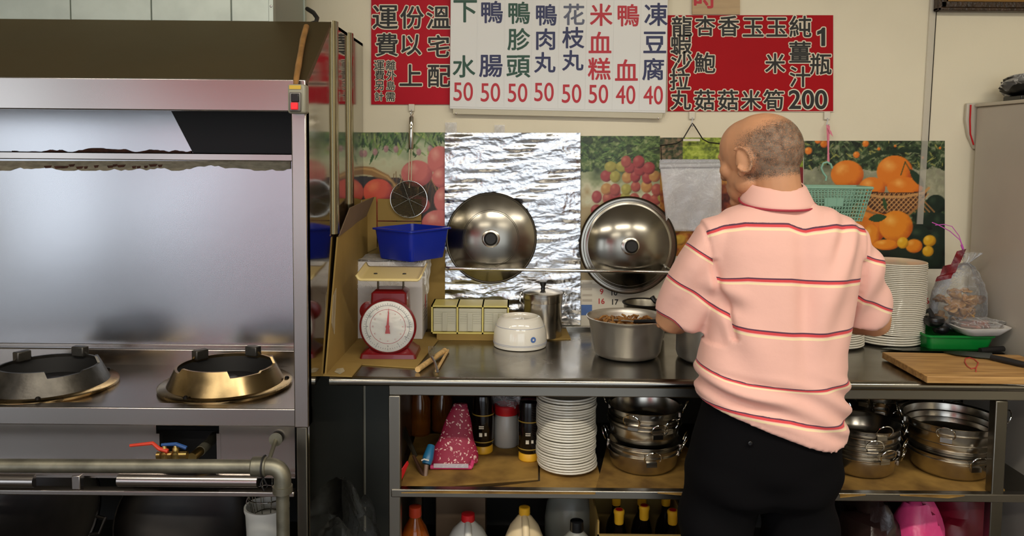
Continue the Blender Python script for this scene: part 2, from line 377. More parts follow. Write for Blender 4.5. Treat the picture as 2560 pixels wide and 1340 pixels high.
for yy, zt in ((2.425, zc1+.004), (2.655, zc1+.002)):
    mb = MB(); mb.loft([[(SX+.014*max(0, math.sin(a))*(1.0 if k else 1), yy-.026*math.cos(a), z) for a in [PI*j/10 for j in range(11)]] for k, z in enumerate((1.236 if yy < 2.5 else 1.275, 1.4, 1.7, zt))])
    rp('seam_cover', mb, mat('seam_olive', (164,158,134), .16, 1, rvar=.05, vscale=9))
rp('corner_post', MB().box(-.5775, SX, FY-.006, FY+.03, .748, 1.592), 'steel', bevel=.003)
rp('leg', MB().box(-.574, SX-.006, FY+.0, FY+.03, 0, .748), 'steel_dark', bevel=.003)
# front below the rail: fascia with an opening for the taps
def fy(x0, x1, y0, y1, Y, t=.004):
    a, b = P(x0, y0, Y), P(x1, y1, Y); return (a.x, b.x, Y, Y+t, b.z, a.z)
for xa, xb in ((-500, 393), (548, 738)):
    q = fy(xa, xb, 1084, 1196, 2.13); rp('fascia', MB().box(*q[:5], .752), 'steel_h')
rp('opening_jamb', MB().box(*fy(388, 400, 1084, 1160, 2.128, .02)), 'steel_h')
rp('opening_jamb', MB().box(*fy(541, 552, 1084, 1160, 2.128, .02)), 'steel_h')
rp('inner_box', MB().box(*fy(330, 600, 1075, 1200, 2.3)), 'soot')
rp('lower_rail', MB().box(*fy(-500, 735, 1220, 1244, 2.09, .03)), 'steel_h', bevel=.003)
rp('middle_rail', MB().box(*fy(-500, 735, 1182, 1194, 2.1, .02)), 'steel_h')
rp('strut', MB().box(*fy(178, 200, 1190, 1224, 2.092, .02)), 'steel_h', bevel=.002)
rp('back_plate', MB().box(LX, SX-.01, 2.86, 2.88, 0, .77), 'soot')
rp('under_shelf', MB().box(LX, SX-.01, 2.12, 2.86, .10, .12), 'steel_dark')
for x0, x1 in ((-200, 82), (292, 642)):
    a, b = P(x0, 1204, 2.07), P(x1, 1204, 2.07); mb = MB()
    pr = [(2.085+.02*math.cos(t), a.z+.018*math.sin(t)) for t in [PI*.5+PI*1.0*j/10 for j in range(11)]]
    mb.prism([(a.x, y, z) for y, z in pr], (b.x-a.x, 0, 0)); rp('rolled_shield', mb, 'steel_h')

# burners
def burner(c, label, mt, seed):
    t = thing('wok_burner', label, 'burner', (c[0], c[1], .788), group='wok burners on the range')
    obj('flange', MB().lathe([(.115,0),(.186,0),(.190,.004),(.190,.010),(.184,.014),(.120,.014)], 72, closed=True), 'brass_ring', t)
    for a in (0, 2.1, 4.2): obj('bolt', MB().lathe([(.007,.0),(.007,.018),(.004,.021),(0,.021)], 10, (.174*math.cos(a+seed), .174*math.sin(a+seed), 0)), 'black_iron', t)
    n = 120; rings = [[], [], [], []]
    for k in range(n):
        a = 2*PI*k/n; d = math.degrees((a-seed*.15) % (2*PI))
        zt = .064
        if 225 < d < 292: zt = .078                       # the raised front lip
        if 292 <= d < 330 : zt = .060
        for l0, l1 in ((62, 82), (132, 150), (10, 22)):
            if l0 < d < l1: zt = .082
        ca, sa = math.cos(a), math.sin(a); rt = .138-(zt-.064)*.5
        for rgi, (r, z) in enumerate(((.166, .012), (rt+.003, zt), (rt-.004, zt), (.150, .014))): rings[rgi].append((r*ca, r*sa, z))
    obj('collar', MB().loft(rings, cap=False), mt, t, smooth=30)
    obj('fire_pit', MB().lathe([(.150,.014),(.140,.058),(.128,.04),(.10,.003),(.05,.002),(0,.002)], 48), 'soot', t)
    obj('nozzle', MB().lathe([(.04,.002),(.04,.02),(.03,.028),(0,.028)], 24), 'black_iron', t)
    for a0 in (72, 141):
        a = R(a0)+seed*.15; d = Vector((math.cos(a), math.sin(a), 0)); s_ = Vector((-d.y, d.x, 0))
        pts = [d*.122-s_*.02, d*.146-s_*.024, d*.146+s_*.024, d*.122+s_*.02]
        obj('pan_rest', MB().prism([p+Vector((0,0,.058)) for p in pts], (0,0,.030)), 'iron_ring', t, bevel=.003)
    return t
burner((-.844, 2.333), 'brassy wok burner ring with a polished collar beside the corner post', 'brass_ring', .2)
burner((-1.360, 2.309), 'dull grey iron wok burner ring cut by the left picture edge', 'iron_ring', .9)

# gas pipe and taps
gp = thing('gas_pipe', 'galvanised gas pipe running along the range front and elbowing down', 'pipe', P(700, 1165, 1.99))
a = P(-400, 1163, 1.99); b = P(640, 1166, 1.99); e = P(668, 1166, 1.99); dn = P(706, 1215, 1.99); gz = 0.02
obj('pipe', MB().tube([a, b], .0175, 20), 'galvanised', gp, world=True)
obj('coupling', MB().tube([b-Vector((.01,0,0)), b+Vector((.028,0,0))], [.025, .025], 20), 'galvanised', gp, world=True, bevel=.003)
cx = P(706, 1166, 1.99).x; cz = e.z
el = [(e.x-.005, 1.99, cz)]+[(cx-.03+.03*math.sin(t), 1.99, cz-.03+.03*math.cos(t)) for t in [PI/2*i/8 for i in range(9)]]+[(cx, 1.99, cz-.055)]
obj('elbow', MB().tube(el, .0215, 20), 'galvanised', gp, world=True)
obj('collar', MB().tube([(cx, 1.99, cz-.050), (cx, 1.99, cz-.068)], .025, 20), 'galvanised', gp, world=True)
obj('pipe', MB().tube([(cx, 1.99, cz-.06), (cx, 1.99, gz)], .0165, 20), 'galvanised', gp, world=True)
bk = P(690, 1098, 2.12)
obj('bracket', MB().tube([bk, (bk.x+.002, 2.05, bk.z-.03), (bk.x-.012, 1.99, cz+.02)], .006, 8).lathe([(.018,0),(.018,.006),(0,.006)], 20, bk, Matrix.Rotation(PI/2, 4, 'X')), 'galvanised', gp, world=True)
obj('strap', MB().tube([(b.x+.02+.0, 1.99+.027*math.cos(t), cz+.027*math.sin(t)) for t in [2*PI*i/20 for i in range(20)]], .0022, 6, closed=True).tube([(b.x+.02, 1.985, cz-.027), (b.x+.03, 1.985, cz-.05), (b.x+.022, 1.985, cz-.062), (b.x+.012, 1.985, cz-.045), (b.x+.02,1.985,cz-.027)], .002, 6), 'black_dull', gp, world=True)
def tap(px, py, lever, lab, pts):
    base = P(px, 1148, 2.06); t = thing('gas_tap', lab, 'tap', base)
    obj('body', MB().lathe([(.010,0),(.014,.004),(.014,.016),(.009,.02),(.009,.03),(.006,.034),(.006,.042),(0,.042)], 12, base), 'brass', t, world=True)
    obj('stem', MB().tube([base+Vector((-.02,0,.01)), base+Vector((.03,.0,.012))], .010, 12), 'brass', t, world=True)
    q = [P(x, y, 2.055) for x, y in pts]
    obj('lever', MB().tube(q, [.004, .005, .0055, .006, .005][:len(q)], 8), lever, t, world=True)
tap(412, 1140, 'lever_red', 'brass gas tap with a long red lever pointing left', [(325, 1114), (382, 1108), (398, 1122), (420, 1128)])
tap(440, 1140, 'lever_blue', 'brass gas tap with a blue lever in the dark opening', [(404, 1112), (440, 1110), (466, 1120)])
o = P(490, 1142, 2.10)
t = thing('pipe_fitting', 'brass fitting with a short grey pipe in the range opening', 'fitting', o)
obj('nipple', MB().tube([P(480, 1144, 2.08), P(500, 1128, 2.12)], .013, 12), 'brass', t, world=True)
obj('pipe', MB().tube([P(500, 1128, 2.12), P(525, 1105, 2.2), P(535, 1092, 2.28)], .014, 12), 'galvanised', t, world=True)

# duct box on the hood
X1 = -.716; Y0 = 2.42; Y1 = 2.79
du = thing('duct_box', 'pale metal exhaust duct box with seamed panels on top of the hood', 'duct', (-1.3, 2.6, zc1))
xs = [LX, P(-20, 30, Y0).x, P(176, 30, Y0).x, P(378, 30, Y0).x, P(578, 30, Y0).x, X1-.012]
for xa, xb in zip(xs, xs[1:]): obj('panel', MB().box(xa+.0012, xb-.0012, Y0, Y0+.01, zc1+.002, 2.5), 'duct', du, world=True, bevel=.002)
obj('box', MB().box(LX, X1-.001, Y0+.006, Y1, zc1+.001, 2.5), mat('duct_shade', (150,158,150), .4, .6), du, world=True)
obj('corner_flange', MB().box(X1-.014, X1, Y0-.003, Y0+.02, zc1+.001, 2.5), 'duct', du, world=True, bevel=.001)
obj('corner_flange', MB().box(X1-.002, X1+.003, Y1-.02, Y1+.005, zc1+.001, 2.5), 'duct', du, world=True, bevel=.001)
for z in (1.915, 2.05): obj('rivet', MB().lathe([(.004,0),(.003,.002),(0,.0028)], 10, (X1-.007, Y0-.003, z), Matrix.Rotation(PI/2, 4, 'X')), 'steel', du, world=True)
# cable and switch
cb = thing('switch_cable', 'taped brown cable running down the hood slope to the switch', 'cable', P(770, 60, 2.3))
Q = lambda x, y: (lambda d: CAM + d*((2.10*(zc1-zc0)/.3+1.5-zc0-.0)/(1e9)) )(ray(x, y))
def slope(x, y, lift=.012):                       # point seen at a pixel on the canopy slope
    d = ray(x, y); k = (zc1-zc0)/.3               # z = zc0 + k (Y-FY)
    t = (zc0+lift-k*FY-CAM.z)/(d.z-k*d.y); return CAM+d*t
pth = [slope(766, 66, .02), slope(757, 100), slope(752, 130), slope(746, 165), slope(741, 195), P(739, 214, FY-.03)]
obj('taped_cable', MB().tube(pth, [.008, .0085, .0075, .0085, .0075, .006], 10), 'tape_brown', cb, world=True)
obj('black_cable', MB().tube([P(770, 60, 2.45), P(776, 60, 2.47), P(790, 56, 2.5), P(793, 45, 2.52), P(784, 32, 2.55), P(768, 22, 2.6)], .007, 8), 'black_dull', cb, world=True)
sw = thing('hood_switch', 'grey push-button switch box with red and black buttons on the hood corner', 'switch', P(741, 282, FY-.03))
def swb(n, x0, x1, y0, y1, Ya, Yb, mt, bev=.003):
    a, b = P(x0, y0, Ya), P(x1, y1, Ya); return obj(n, MB().box(a.x, b.x, Ya, Yb, b.z, a.z), mt, sw, world=True, bevel=bev)
swb('box', 718, 764, 210, 284, FY-.045, FY-.006, 'switch_grey', .006)
swb('label_plate', 723, 752, 213, 223, FY-.047, FY-.045, 'label_yellow', 0)
swb('button_frame', 722, 752, 230, 279, FY-.052, FY-.044, mat('switch_frame', (120,116,112), .4, .4), .003)
swb('button_black', 727, 747, 234, 255, FY-.056, FY-.05, 'black_plastic', .002)
swb('button_red', 726, 744, 256, 274, FY-.058, FY-.05, 'switch_red', .002)

# things under the range
def wok(loc, r, tilt, rz, lab):
    t = thing('wok', lab, 'wok', loc, 0, 'woks stored under the range')
    pr = [(r*math.sin(a)*1.0, -r*.36*math.cos(a)) for a in [PI/2*i/10 for i in range(11)]]
    pr = pr+[(x-.004, z+.003) for x, z in pr[::-1]]
    Mx = Matrix.Rotation(rz, 4, 'Z') @ Matrix.Rotation(tilt, 4, 'X')
    obj('bowl', MB().lathe([(abs(x), z) for x, z in pr], 48, M=Mx), 'black_iron', t)
    h = Mx @ Vector((r, 0, 0)); 
    obj('handle', MB().tube([Mx @ Vector((r*math.cos(a), r*math.sin(a), 0))+(Mx @ Vector((.05*s, 0, .02*s))) for a, s in ((-.12, 0), (-.1, .8), (.1, .8), (.12, 0))], .006, 8), 'black_iron', t)
    return t
wok((P(445, 1330, 2.42).x, 2.45, .32), .20, R(62), .25, 'black iron wok tipped up under the range beside the bucket')
wok((P(60, 1330, 2.4).x, 2.45, .32), .22, R(55), -.2, 'black iron wok under the range cut by the left picture edge')
bx = P(668, 1300, 2.32)
bk = thing('bucket', 'white plastic bucket under the range behind the gas pipe', 'bucket', (bx.x, 2.32, .12), group=None)
obj('pail', MB().lathe([(.05,0),(.062,.29),(.066,.30),(.066,.31),(.060,.31),(.058,.29),(.048,.006),(0,.006)], 36), 'jug_white', bk)
obj('bail', MB().tube(arc((0,0,.31), .062, 0, PI, 16), .0015, 6), 'chrome', bk)
wb = thing('wire_basket', 'chrome wire strainer basket standing in the white bucket', 'basket', (bx.x, 2.32, .40))
for z, r in ((.0, .04), (.06, .054), (.10, .056)): obj('ring', MB().tube(arc((0,0,z), r, 0, 2*PI, 24, 'xy')[:-1], .002, 6, closed=True), 'chrome', wb)
for k in range(12):
    a = 2*PI*k/12; obj('wire', MB().tube([(.04*math.cos(a), .04*math.sin(a), 0), (.054*math.cos(a), .054*math.sin(a), .06), (.056*math.cos(a), .056*math.sin(a), .10)], .0013, 5), 'chrome', wb)

# ------------------------------------------------------------------ steel work table
WZ = .84
wt = thing('worktop', 'long brushed steel worktop with a rolled front edge along the wall', 'worktop', (.55, 2.57, .81))
obj('slab', MB().box(-.519, 1.63, 2.262, 2.888, .820, WZ), 'worktop', wt, world=True, bevel=.003)
obj('front_edge', MB().prism([(-.519, 2.262+.014*math.sin(t)*-1+.0, .827+.0135*math.cos(t)) for t in [PI*i/8 for i in range(9)]], (2.149, 0, 0)), 'worktop', wt, world=True)
obj('upstand', MB().box(-.5, 1.63, 2.882, 2.896, WZ-.01, WZ+.012), 'worktop', wt, world=True, bevel=.002)
tf = thing('table_frame', 'dark steel table frame with an open shelf under the worktop', 'table', (.55, 2.57, 0))
F1 = 2.27
def fr(n, *b, m='steel_table', bev=.003): return obj(n, MB().box(*b), m, tf, world=True, bevel=bev)
fr('top_rail', -.352, 1.6, F1, F1+.03, .783, .818)
fr('front_leg', -.352, -.318, F1-.003, F1+.03, 0, .783)
fr('front_leg', 1.404, 1.440, F1-.003, F1+.03, 0, .783, m='steel_dark')
fr('shelf_rail', -.345, 1.6, F1-.006, F1+.02, .482, .5065)
fr('shelf', -.345, 1.6, F1+.02, 2.87, .492, .500, m='steel_dark')
fr('rear_leg', -.352, -.318, 2.85, 2.88, 0, .783, m='steel_dark'); fr('rear_leg', 1.57, 1.6, 2.85, 2.88, 0, .783, m='steel_dark')
fr('side_sheet', -.344, -.338, F1+.03, 2.86, .1, .783, m='steel_dark', bev=0)
fr('back_sheet', -.318, 1.57, 2.866, 2.872, .06, .783, m=mat('sheet_shade', (30,27,24), .7, .2), bev=0)  # added sheet, blackened to stand in for the shade under the worktop
fr('bottom_shelf', -.345, 1.6, F1, 2.87, .09, .11, m='steel_dark')

# ------------------------------------------------------------------ fridge at the right edge
fg = thing('refrigerator', 'tall grey refrigerator side at the right picture edge', 'refrigerator', (1.98, 2.52, 0))
zt = 1.668
obj('cabinet', MB().box(1.652, 2.3, 2.12, 2.87, .05, zt-.008), 'fridge', fg, world=True, bevel=.008)
obj('top_cap', MB().box(1.648, 2.305, 2.115, 2.872, zt-.008, zt+.004), 'fridge_edge', fg, world=True, bevel=.003)
obj('door', MB().box(1.655, 2.3, 2.05, 2.115, .06, zt-.01), 'fridge', fg, world=True, bevel=.01)
tr_ = P(2424, 300, 2.882)
pl = thing('leaning_tray', 'cream tray with a red rim leaning behind the refrigerator', 'tray', (tr_.x+.01, 2.88, 1.4))
prof = [(P(x, y, 2.879).x, 2.879, P(x, y, 2.879).z) for x, y in ((2418, 258), (2470, 256), (2470, 380), (2436, 372), (2422, 340), (2415, 300))]
obj('panel', MB().prism(prof, (0, .018, 0)), 'fridge_edge', pl, world=True, bevel=.004)
obj('red_rim', MB().tube([P(2427, 262, 2.876), P(2425, 300, 2.876), P(2426, 335, 2.876), P(2434, 362, 2.876)], .003, 6), 'red_plastic', pl, world=True)
bp_ = P(2550, 233, 2.62)
bpt = thing('wrapped_object', 'black item wrapped in clear plastic on top of the refrigerator', 'package', (1.75, 2.77, zt+.004))
def blob(c, rx, ry, rz_, seed, amp=.12, nu=28, nv=16, z0=-1.0):
    rr = random.Random(seed); ph = [(rr.uniform(1.5, 4), rr.uniform(1.5, 4), rr.uniform(1.5, 4), rr.uniform(0, 6)) for _ in range(5)]
    mb = MB(); rings = []
    for j in range(nv+1):
        t = PI*j/nv; ring = []
        for i in range(nu):
            a = 2*PI*i/nu; d = Vector((math.sin(t)*math.cos(a), math.sin(t)*math.sin(a), -math.cos(t)))
            k = 1+amp*sum(math.sin(p[0]*d.x*2+p[1]*d.y*2+p[2]*d.z*2+p[3]) for p in ph)/2.2
            ring.append((c[0]+rx*d.x*k, c[1]+ry*d.y*k, c[2]+rz_*max(z0, d.z)*k))
        rings.append(ring)
    return mb.loft(rings)
obj('base_block', MB().box(1.715, 1.82, 2.72, 2.82, zt+.004, zt+.026), 'black_plastic', bpt, world=True, bevel=.003)
obj('black_body', blob((1.775, 2.77, zt+.060), .085, .07, .036, 4), 'black_plastic', bpt, world=True)
obj('plastic_wrap', blob((1.777, 2.77, zt+.063), .092, .078, .042, 9, .16), 'film', bpt, world=True)
# ------------------------------------------------------------------ lettering
RED_L = [('運',963,43,58),('份',1030,43,56),('溫',1096,43,56),('費',967,112,56),('以',1028,112,50),('宅',1096,115,54),('上',1027,188,52),('配',1098,190,54),
         ('運',948,163,24),('費',949,188,24),('另',948,214,22),('計',948,241,22),('離',977,163,24),('外',978,188,24),('島',977,214,22),('需',976,242,22)]
RED_R = [('龍',1705,66,50),('蝦',1703,110,50),('沙',1704,153,50),('拉',1700,200,50),('丸',1702,250,48),('杏',1763,65,48),('鮑',1762,157,50),('菇',1761,250,50),
         ('香',1822,65,50),('菇',1820,250,50),('玉',1883,68,46),('米',1878,250,48),('玉',1942,68,46),('米',1938,158,48),('筍',1934,250,50),
         ('純',2001,66,52),('薑',2000,130,52),('汁',2000,192,50),('瓶',2052,160,52)]
MENU = [('下',1163,28,54,'ink_green'),('水',1160,166,54,'ink_green'),('鴨',1230,30,54,'ink_navy'),('腸',1227,165,54,'ink_navy'),
        ('鴨',1298,32,54,'ink_green'),('胗',1297,98,54,'ink_green'),('頭',1296,166,54,'ink_green'),('鴨',1366,37,52,'ink_navy'),('肉',1364,98,52,'ink_navy'),('丸',1362,156,50,'ink_navy'),
        ('花',1435,36,52,'ink_greyblue'),('枝',1433,94,52,'ink_navy'),('丸',1432,151,50,'ink_navy'),('米',1503,37,54,'ink_red'),('血',1500,106,52,'ink_red'),('糕',1498,172,54,'ink_red'),
        ('鴨',1571,38,54,'ink_red'),('血',1566,175,52,'ink_red'),('凍',1640,36,56,'ink_navy'),('豆',1637,106,52,'ink_navy'),('腐',1633,173,54,'ink_navy')]
PRICES = [('50',1158,229),('50',1226,231),('50',1294,232),('50',1360,230),('50',1429,234),('50',1496,235),('40',1564,237),('40',1633,238)]
need = set()
for L_ in (RED_L, RED_R):
    for e in L_: need.add((e[0], 0))
for e in MENU: need.add((e[0], 0))
for t_ in ('1', '200'): need.add((t_, 0))
for t_ in ('50', '40'): need.add((t_, 0))
for t_ in ['時', '適', '用'] + [str(i) for i in range(1, 32)]+['10','20', '30']: need.add((t_, 0))
def make_glyphs(need):
    out = {}; objs = []
    for ch, off in sorted(need):
        cu = bpy.data.curves.new('glyph', 'FONT'); cu.body = ch; cu.size = 1;  cu.resolution_u = 8 if ch.isdigit() else 3; cu.fill_mode = 'FRONT' if hasattr(cu, 'fill_mode') else 'BOTH'
        o = bpy.data.objects.new('glyph', cu); C.objects.link(o); objs.append((ch, off, o))
    dg = bpy.context.evaluated_depsgraph_get()
    for ch, off, o in objs:
        me = o.evaluated_get(dg).to_mesh()
        vs = np.array([v.co[:2] for v in me.vertices]) if len(me.vertices) else np.zeros((0, 2)); fs = [tuple(p.vertices) for p in me.polygons]
        out[(ch, off)] = (vs, fs)
    for ch, off, o in objs:
        cu = o.data; bpy.data.objects.remove(o); bpy.data.curves.remove(cu)
    return out
GL = make_glyphs(need)
GL[('1', 0)] = (np.array([(.17,0),(.30,0),(.30,.73),(.21,.73),(.14,.64),(.0,.58),(.0,.46),(.17,.53)]), [(0,1,2,3,4,7), (4,5,6,7)])
def glyph_mb(mb, ch, grow, px, py, h, Y, wpx=None):
    """lay a character on the plane Y, centred on a pixel, h pixels tall; strokes widened by grow pixels on every side"""
    vs, fs = GL[(ch, 0)]; rv = vs
    if not len(vs): return mb
    lo, hi = rv.min(0), rv.max(0); c = (lo+hi)/2; k = h/max(hi[1]-lo[1], .62 if ch not in '丸玉上血以' else .74 if len(ch) == 1 and ord(ch) > 999 else .1)
    if ch.isdigit(): k = h/(hi[1]-lo[1])
    kx = k if wpx is None else wpx/(hi[0]-lo[0])
    n_ = 0 if grow <= 0 else 8 if grow < 1.5 else 14
    for i in range(n_ or 1):
        dx, dy = (grow*math.cos(2*PI*i/n_), grow*math.sin(2*PI*i/n_)) if n_ else (0, 0)
        mb.add([P(px+dx+(x-c[0])*kx, py+dy-(y-c[1])*k, Y-.00001*i) for x, y in vs], fs)
    return mb
def sign(name, lab, x0, y0, x1, y1, Y, mt, th=.004):
    a, b = P(x0, y0, Y), P(x1, y1, Y); pts = [P(x0, y0, Y), P(x1, y0, Y), P(x1, y1, Y), P(x0, y1, Y)]
    t = thing(name, lab, 'sign', (pts[3]+pts[2])/2)
    obj('panel', MB().prism(pts, (0, th, 0)), mt, t, world=True); return t
def letters(t, lst, Y, outl, ink):
    for ch, px, py, h in lst:
        mb = MB(); glyph_mb(mb, ch, 3.4 if h > 30 else 1.8, px, py, h, Y-.0006); mb.cur = 1; glyph_mb(mb, ch, .9 if h > 30 else .3, px, py, h, Y-.0012)
        obj('character', mb, [outl, ink], t, smooth=0, world=True, fix=False)
SY = 2.893
s1 = sign('menu_sign', 'red sign with black Chinese characters left of the white price board', 928, -90, 1128, 261, SY, 'sign_red')
letters(s1, RED_L, SY, 'ink_cream', 'ink_black')
s3 = sign('menu_sign', 'wide red sign with black and cream Chinese characters right of the price board', 1669, 38, 2083, 278, SY, 'sign_red2')
obj('white_border', MB().prism([P(1667, 36, SY+.001), P(2085, 38, SY+.001), P(2085, 280, SY+.001), P(1667, 277, SY+.001)], (0, .0028, 0)), 'paper', s3, world=True)
letters(s3, RED_R, SY, 'ink_cream', 'ink_black')
for ch, px, py, h in (('1', 2053, 92, 44), ('200', 2020, 249, 46)):
    mb = MB(); glyph_mb(mb, ch, 4, px, py, h, SY-.0006); mb.cur = 1; glyph_mb(mb, ch, 1.2, px, py, h, SY-.0012)
    obj('numeral', mb, ['ink_cream', 'ink_black'], s3, smooth=0, world=True, fix=False)
BY = 2.872
pts = [P(1127, -90, BY), P(1672, -80, BY), P(1664, 283, BY), P(1124, 272, BY)]
s2 = thing('price_board', 'white plastic price board with green, navy and red Chinese dish names', 'sign', (pts[2]+pts[3])/2)
obj('panel', MB().prism(pts, (0, .012, 0)), 'board_white', s2, world=True, bevel=.002)
for k in range(8):                                   # the price strips that slide into the board
    u0, u1 = k/8, (k+1)/8
    def q(u, v, Y=BY-.0015): 
        a = pts[0].lerp(pts[1], u); b = pts[3].lerp(pts[2], u); r_ = a.lerp(b, v); return Vector((r_.x, Y, r_.z))
    obj('strip', MB().prism([q(u0+.002, .0), q(u1-.002, .0), q(u1-.002, .985), q(u0+.002, .985)], (0, .0014, 0)), 'board_white', s2, world=True)
for ch, px, py, h, ink in MENU: obj('character', glyph_mb(MB(), ch, 1.0, px, py, h, BY-.0022), ink, s2, smooth=0, world=True, fix=False)
for ch, px, py in PRICES: obj('price', glyph_mb(MB(), ch, .4, px, py, 46, BY-.0022, wpx=48), 'ink_red', s2, smooth=0, world=True, fix=False)
obj('bottom_strip', MB().prism([P(1132, 272, BY), P(1657, 283, BY), P(1655, 297, BY), P(1132, 285, BY)], (0, .016, 0)), 'clear_edge', s2, world=True, bevel=.001)
for x, y in ((1140, 284), (1646, 296)): obj('screw', MB().lathe([(.004,0),(.003,.003),(0,.004)], 10, P(x, y, BY-.002), Matrix.Rotation(PI/2, 4, 'X')), 'steel', s2, world=True)
s4 = sign('wood_plaque', 'small wooden plaque with a red character above the right red sign', 1731, -60, 1850, 36, 2.888, 'wood_plaque', .008)
obj('character', glyph_mb(MB(), '時', 1.2, 1763, -8, 56, 2.887), 'ink_red', s4, smooth=0, world=True, fix=False)
pf = thing('picture_frame', 'dark carved picture frame at the top right corner of the wall', 'picture frame', P(2470, 26, 2.87))
a, b = P(2345, 26, 2.86), P(2700, -200, 2.86)
obj('bottom_rail', MB().box(a.x, b.x, 2.862, 2.898, a.z, a.z+.012).box(a.x+.012, b.x, 2.866, 2.89, a.z+.012, a.z+.034), 'frame_dark', pf, world=True, bevel=.003)
obj('side_rail', MB().box(a.x, a.x+.014, 2.862, 2.898, a.z, b.z).box(a.x+.014, a.x+.034, 2.866, 2.89, a.z+.012, b.z), 'frame_dark', pf, world=True, bevel=.003)
obj('gold_slip', MB().box(a.x+.034, b.x, 2.874, 2.886, a.z+.034, a.z+.044).box(a.x+.034, a.x+.042, 2.874, 2.886, a.z+.034, b.z), 'frame_gold', pf, world=True)
obj('picture', MB().box(a.x+.03, b.x, 2.886, 2.89, a.z+.03, b.z), mat('picture', (70,54,30), .3, var=.4, vscale=6), pf, world=True)

# ------------------------------------------------------------------ printed calendar posters (the print is painted per vertex on a flat sheet)
def vnoise(X, Y, sc, seed, octv=3):
    rs = np.random.RandomState(seed); out = np.zeros_like(X, dtype=float); amp = 1; tot = 0
    for o in range(octv):
        g = rs.rand(67, 67); x = X/sc*(2**o); y = Y/sc*(2**o); xi = np.floor(x).astype(int); yi = np.floor(y).astype(int); fx = x-xi; fy_ = y-yi
        fx = fx*fx*(3-2*fx); fy_ = fy_*fy_*(3-2*fy_); xi %= 66; yi %= 66
        out += amp*(g[yi, xi]*(1-fx)*(1-fy_)+g[yi, xi+1]*fx*(1-fy_)+g[yi+1, xi]*(1-fx)*fy_+g[yi+1, xi+1]*fx*fy_); tot += amp; amp *= .55
    return out/tot
class Pic:
    def __init__(s, x0, y0, x1, y1, step=2):
        s.xs = np.arange(x0, x1+.1, step); s.ys = np.arange(y0, y1+.1, step); s.X, s.Y = np.meshgrid(s.xs, s.ys); s.c = np.zeros(s.X.shape+(3,))
    def n(s, sc, seed, o=3): return vnoise(s.X+300, s.Y+300, sc, seed, o)
    def mix(s, a, col): a = np.clip(a, 0, 1)[..., None]; s.c = s.c*(1-a)+np.array(col, float)*a
    def ramp(s, t, cols):
        t = np.clip(t, 0, 1)*(len(cols)-1); i = np.clip(t.astype(int), 0, len(cols)-2); f = (t-i)[..., None]; cc = np.array(cols, float); return cc[i]*(1-f)+cc[i+1]*f
    def setm(s, a, arr): a = np.clip(a, 0, 1)[..., None]; s.c = s.c*(1-a)+arr*a
    def ell(s, cx, cy, rx, ry, ang=0):
        dx, dy = s.X-cx, s.Y-cy; ca, sa = math.cos(ang), math.sin(ang); return ((dx*ca+dy*sa)/rx)**2+((-dx*sa+dy*ca)/ry)**2
    def fruit(s, cx, cy, rx, ry, hi, mid, lo, seed=1, ang=0, hx=-.35, hy=-.4, speck=.12):
        e = s.ell(cx, cy, rx, ry, ang); a = np.clip((1-e)*min(rx, ry)/3, 0, 1)
        l = np.sqrt(((s.X-cx)/rx-hx)**2+((s.Y-cy)/ry-hy)**2)/1.5+(s.n(14, seed)-.5)*speck*2
        s.setm(a, s.ramp(l, [hi, mid, mid, lo]))
    def leaf(s, cx, cy, l, w, ang, col):
        dx, dy = s.X-cx, s.Y-cy; ca, sa = math.cos(ang), math.sin(ang); u = (dx*ca+dy*sa)/l; v = (-dx*sa+dy*ca)
        a = np.where(np.abs(u) < 1, w*(1-u*u)-np.abs(v), -9); s.mix(a/1.5+.5*(a > 0), np.array(col)*(1+.0))
    def seg(s, pts, wd, col, shade=True):
        for (x0, y0), (x1, y1) in zip(pts, pts[1:]):
            dx, dy = x1-x0, y1-y0; t = np.clip(((s.X-x0)*dx+(s.Y-y0)*dy)/(dx*dx+dy*dy+1e-6), 0, 1)
            d = np.hypot(s.X-x0-t*dx, s.Y-y0-t*dy); s.mix((wd-d)/1.5, col)
    def build(s, name, Y, parent):
        h, w_ = s.X.shape; mb = MB(); vs = [tuple(P(x, y, Y)) for y in s.ys for x in s.xs]
        idx = np.arange(h*w_).reshape(h, w_); fs = np.stack([idx[1:, :-1], idx[1:, 1:], idx[:-1, 1:], idx[:-1, :-1]], -1).reshape(-1, 4)
        mb.add(vs, fs.tolist()); o = obj(name, mb, 'print', parent, smooth=0, world=True, fix=False)
        col = np.clip(s.c, 0, 255)/255; l = np.where(col <= .04045, col/12.92, ((col+.055)/1.055)**2.4)
        at = o.data.color_attributes.new('Col', 'FLOAT_COLOR', 'POINT'); at.data.foreach_set('color', np.concatenate([l, np.ones(l.shape[:2]+(1,))], -1).ravel()); return o
def poster(lab, x0, y0, x1, y1, Y, ysplit, pic):
    pts = [P(x0, y0, Y), P(x1, y0+(x1-x0)*.004, Y), P(x1, y1, Y), P(x0, y1, Y)]
    t = thing('calendar_poster', lab, 'poster', (pts[2]+pts[3])/2)
    obj('sheet', MB().prism(pts, (0, .0012, 0)), 'paper', t, world=True)
    pic.build('printed_picture', Y-.0006, t); return t
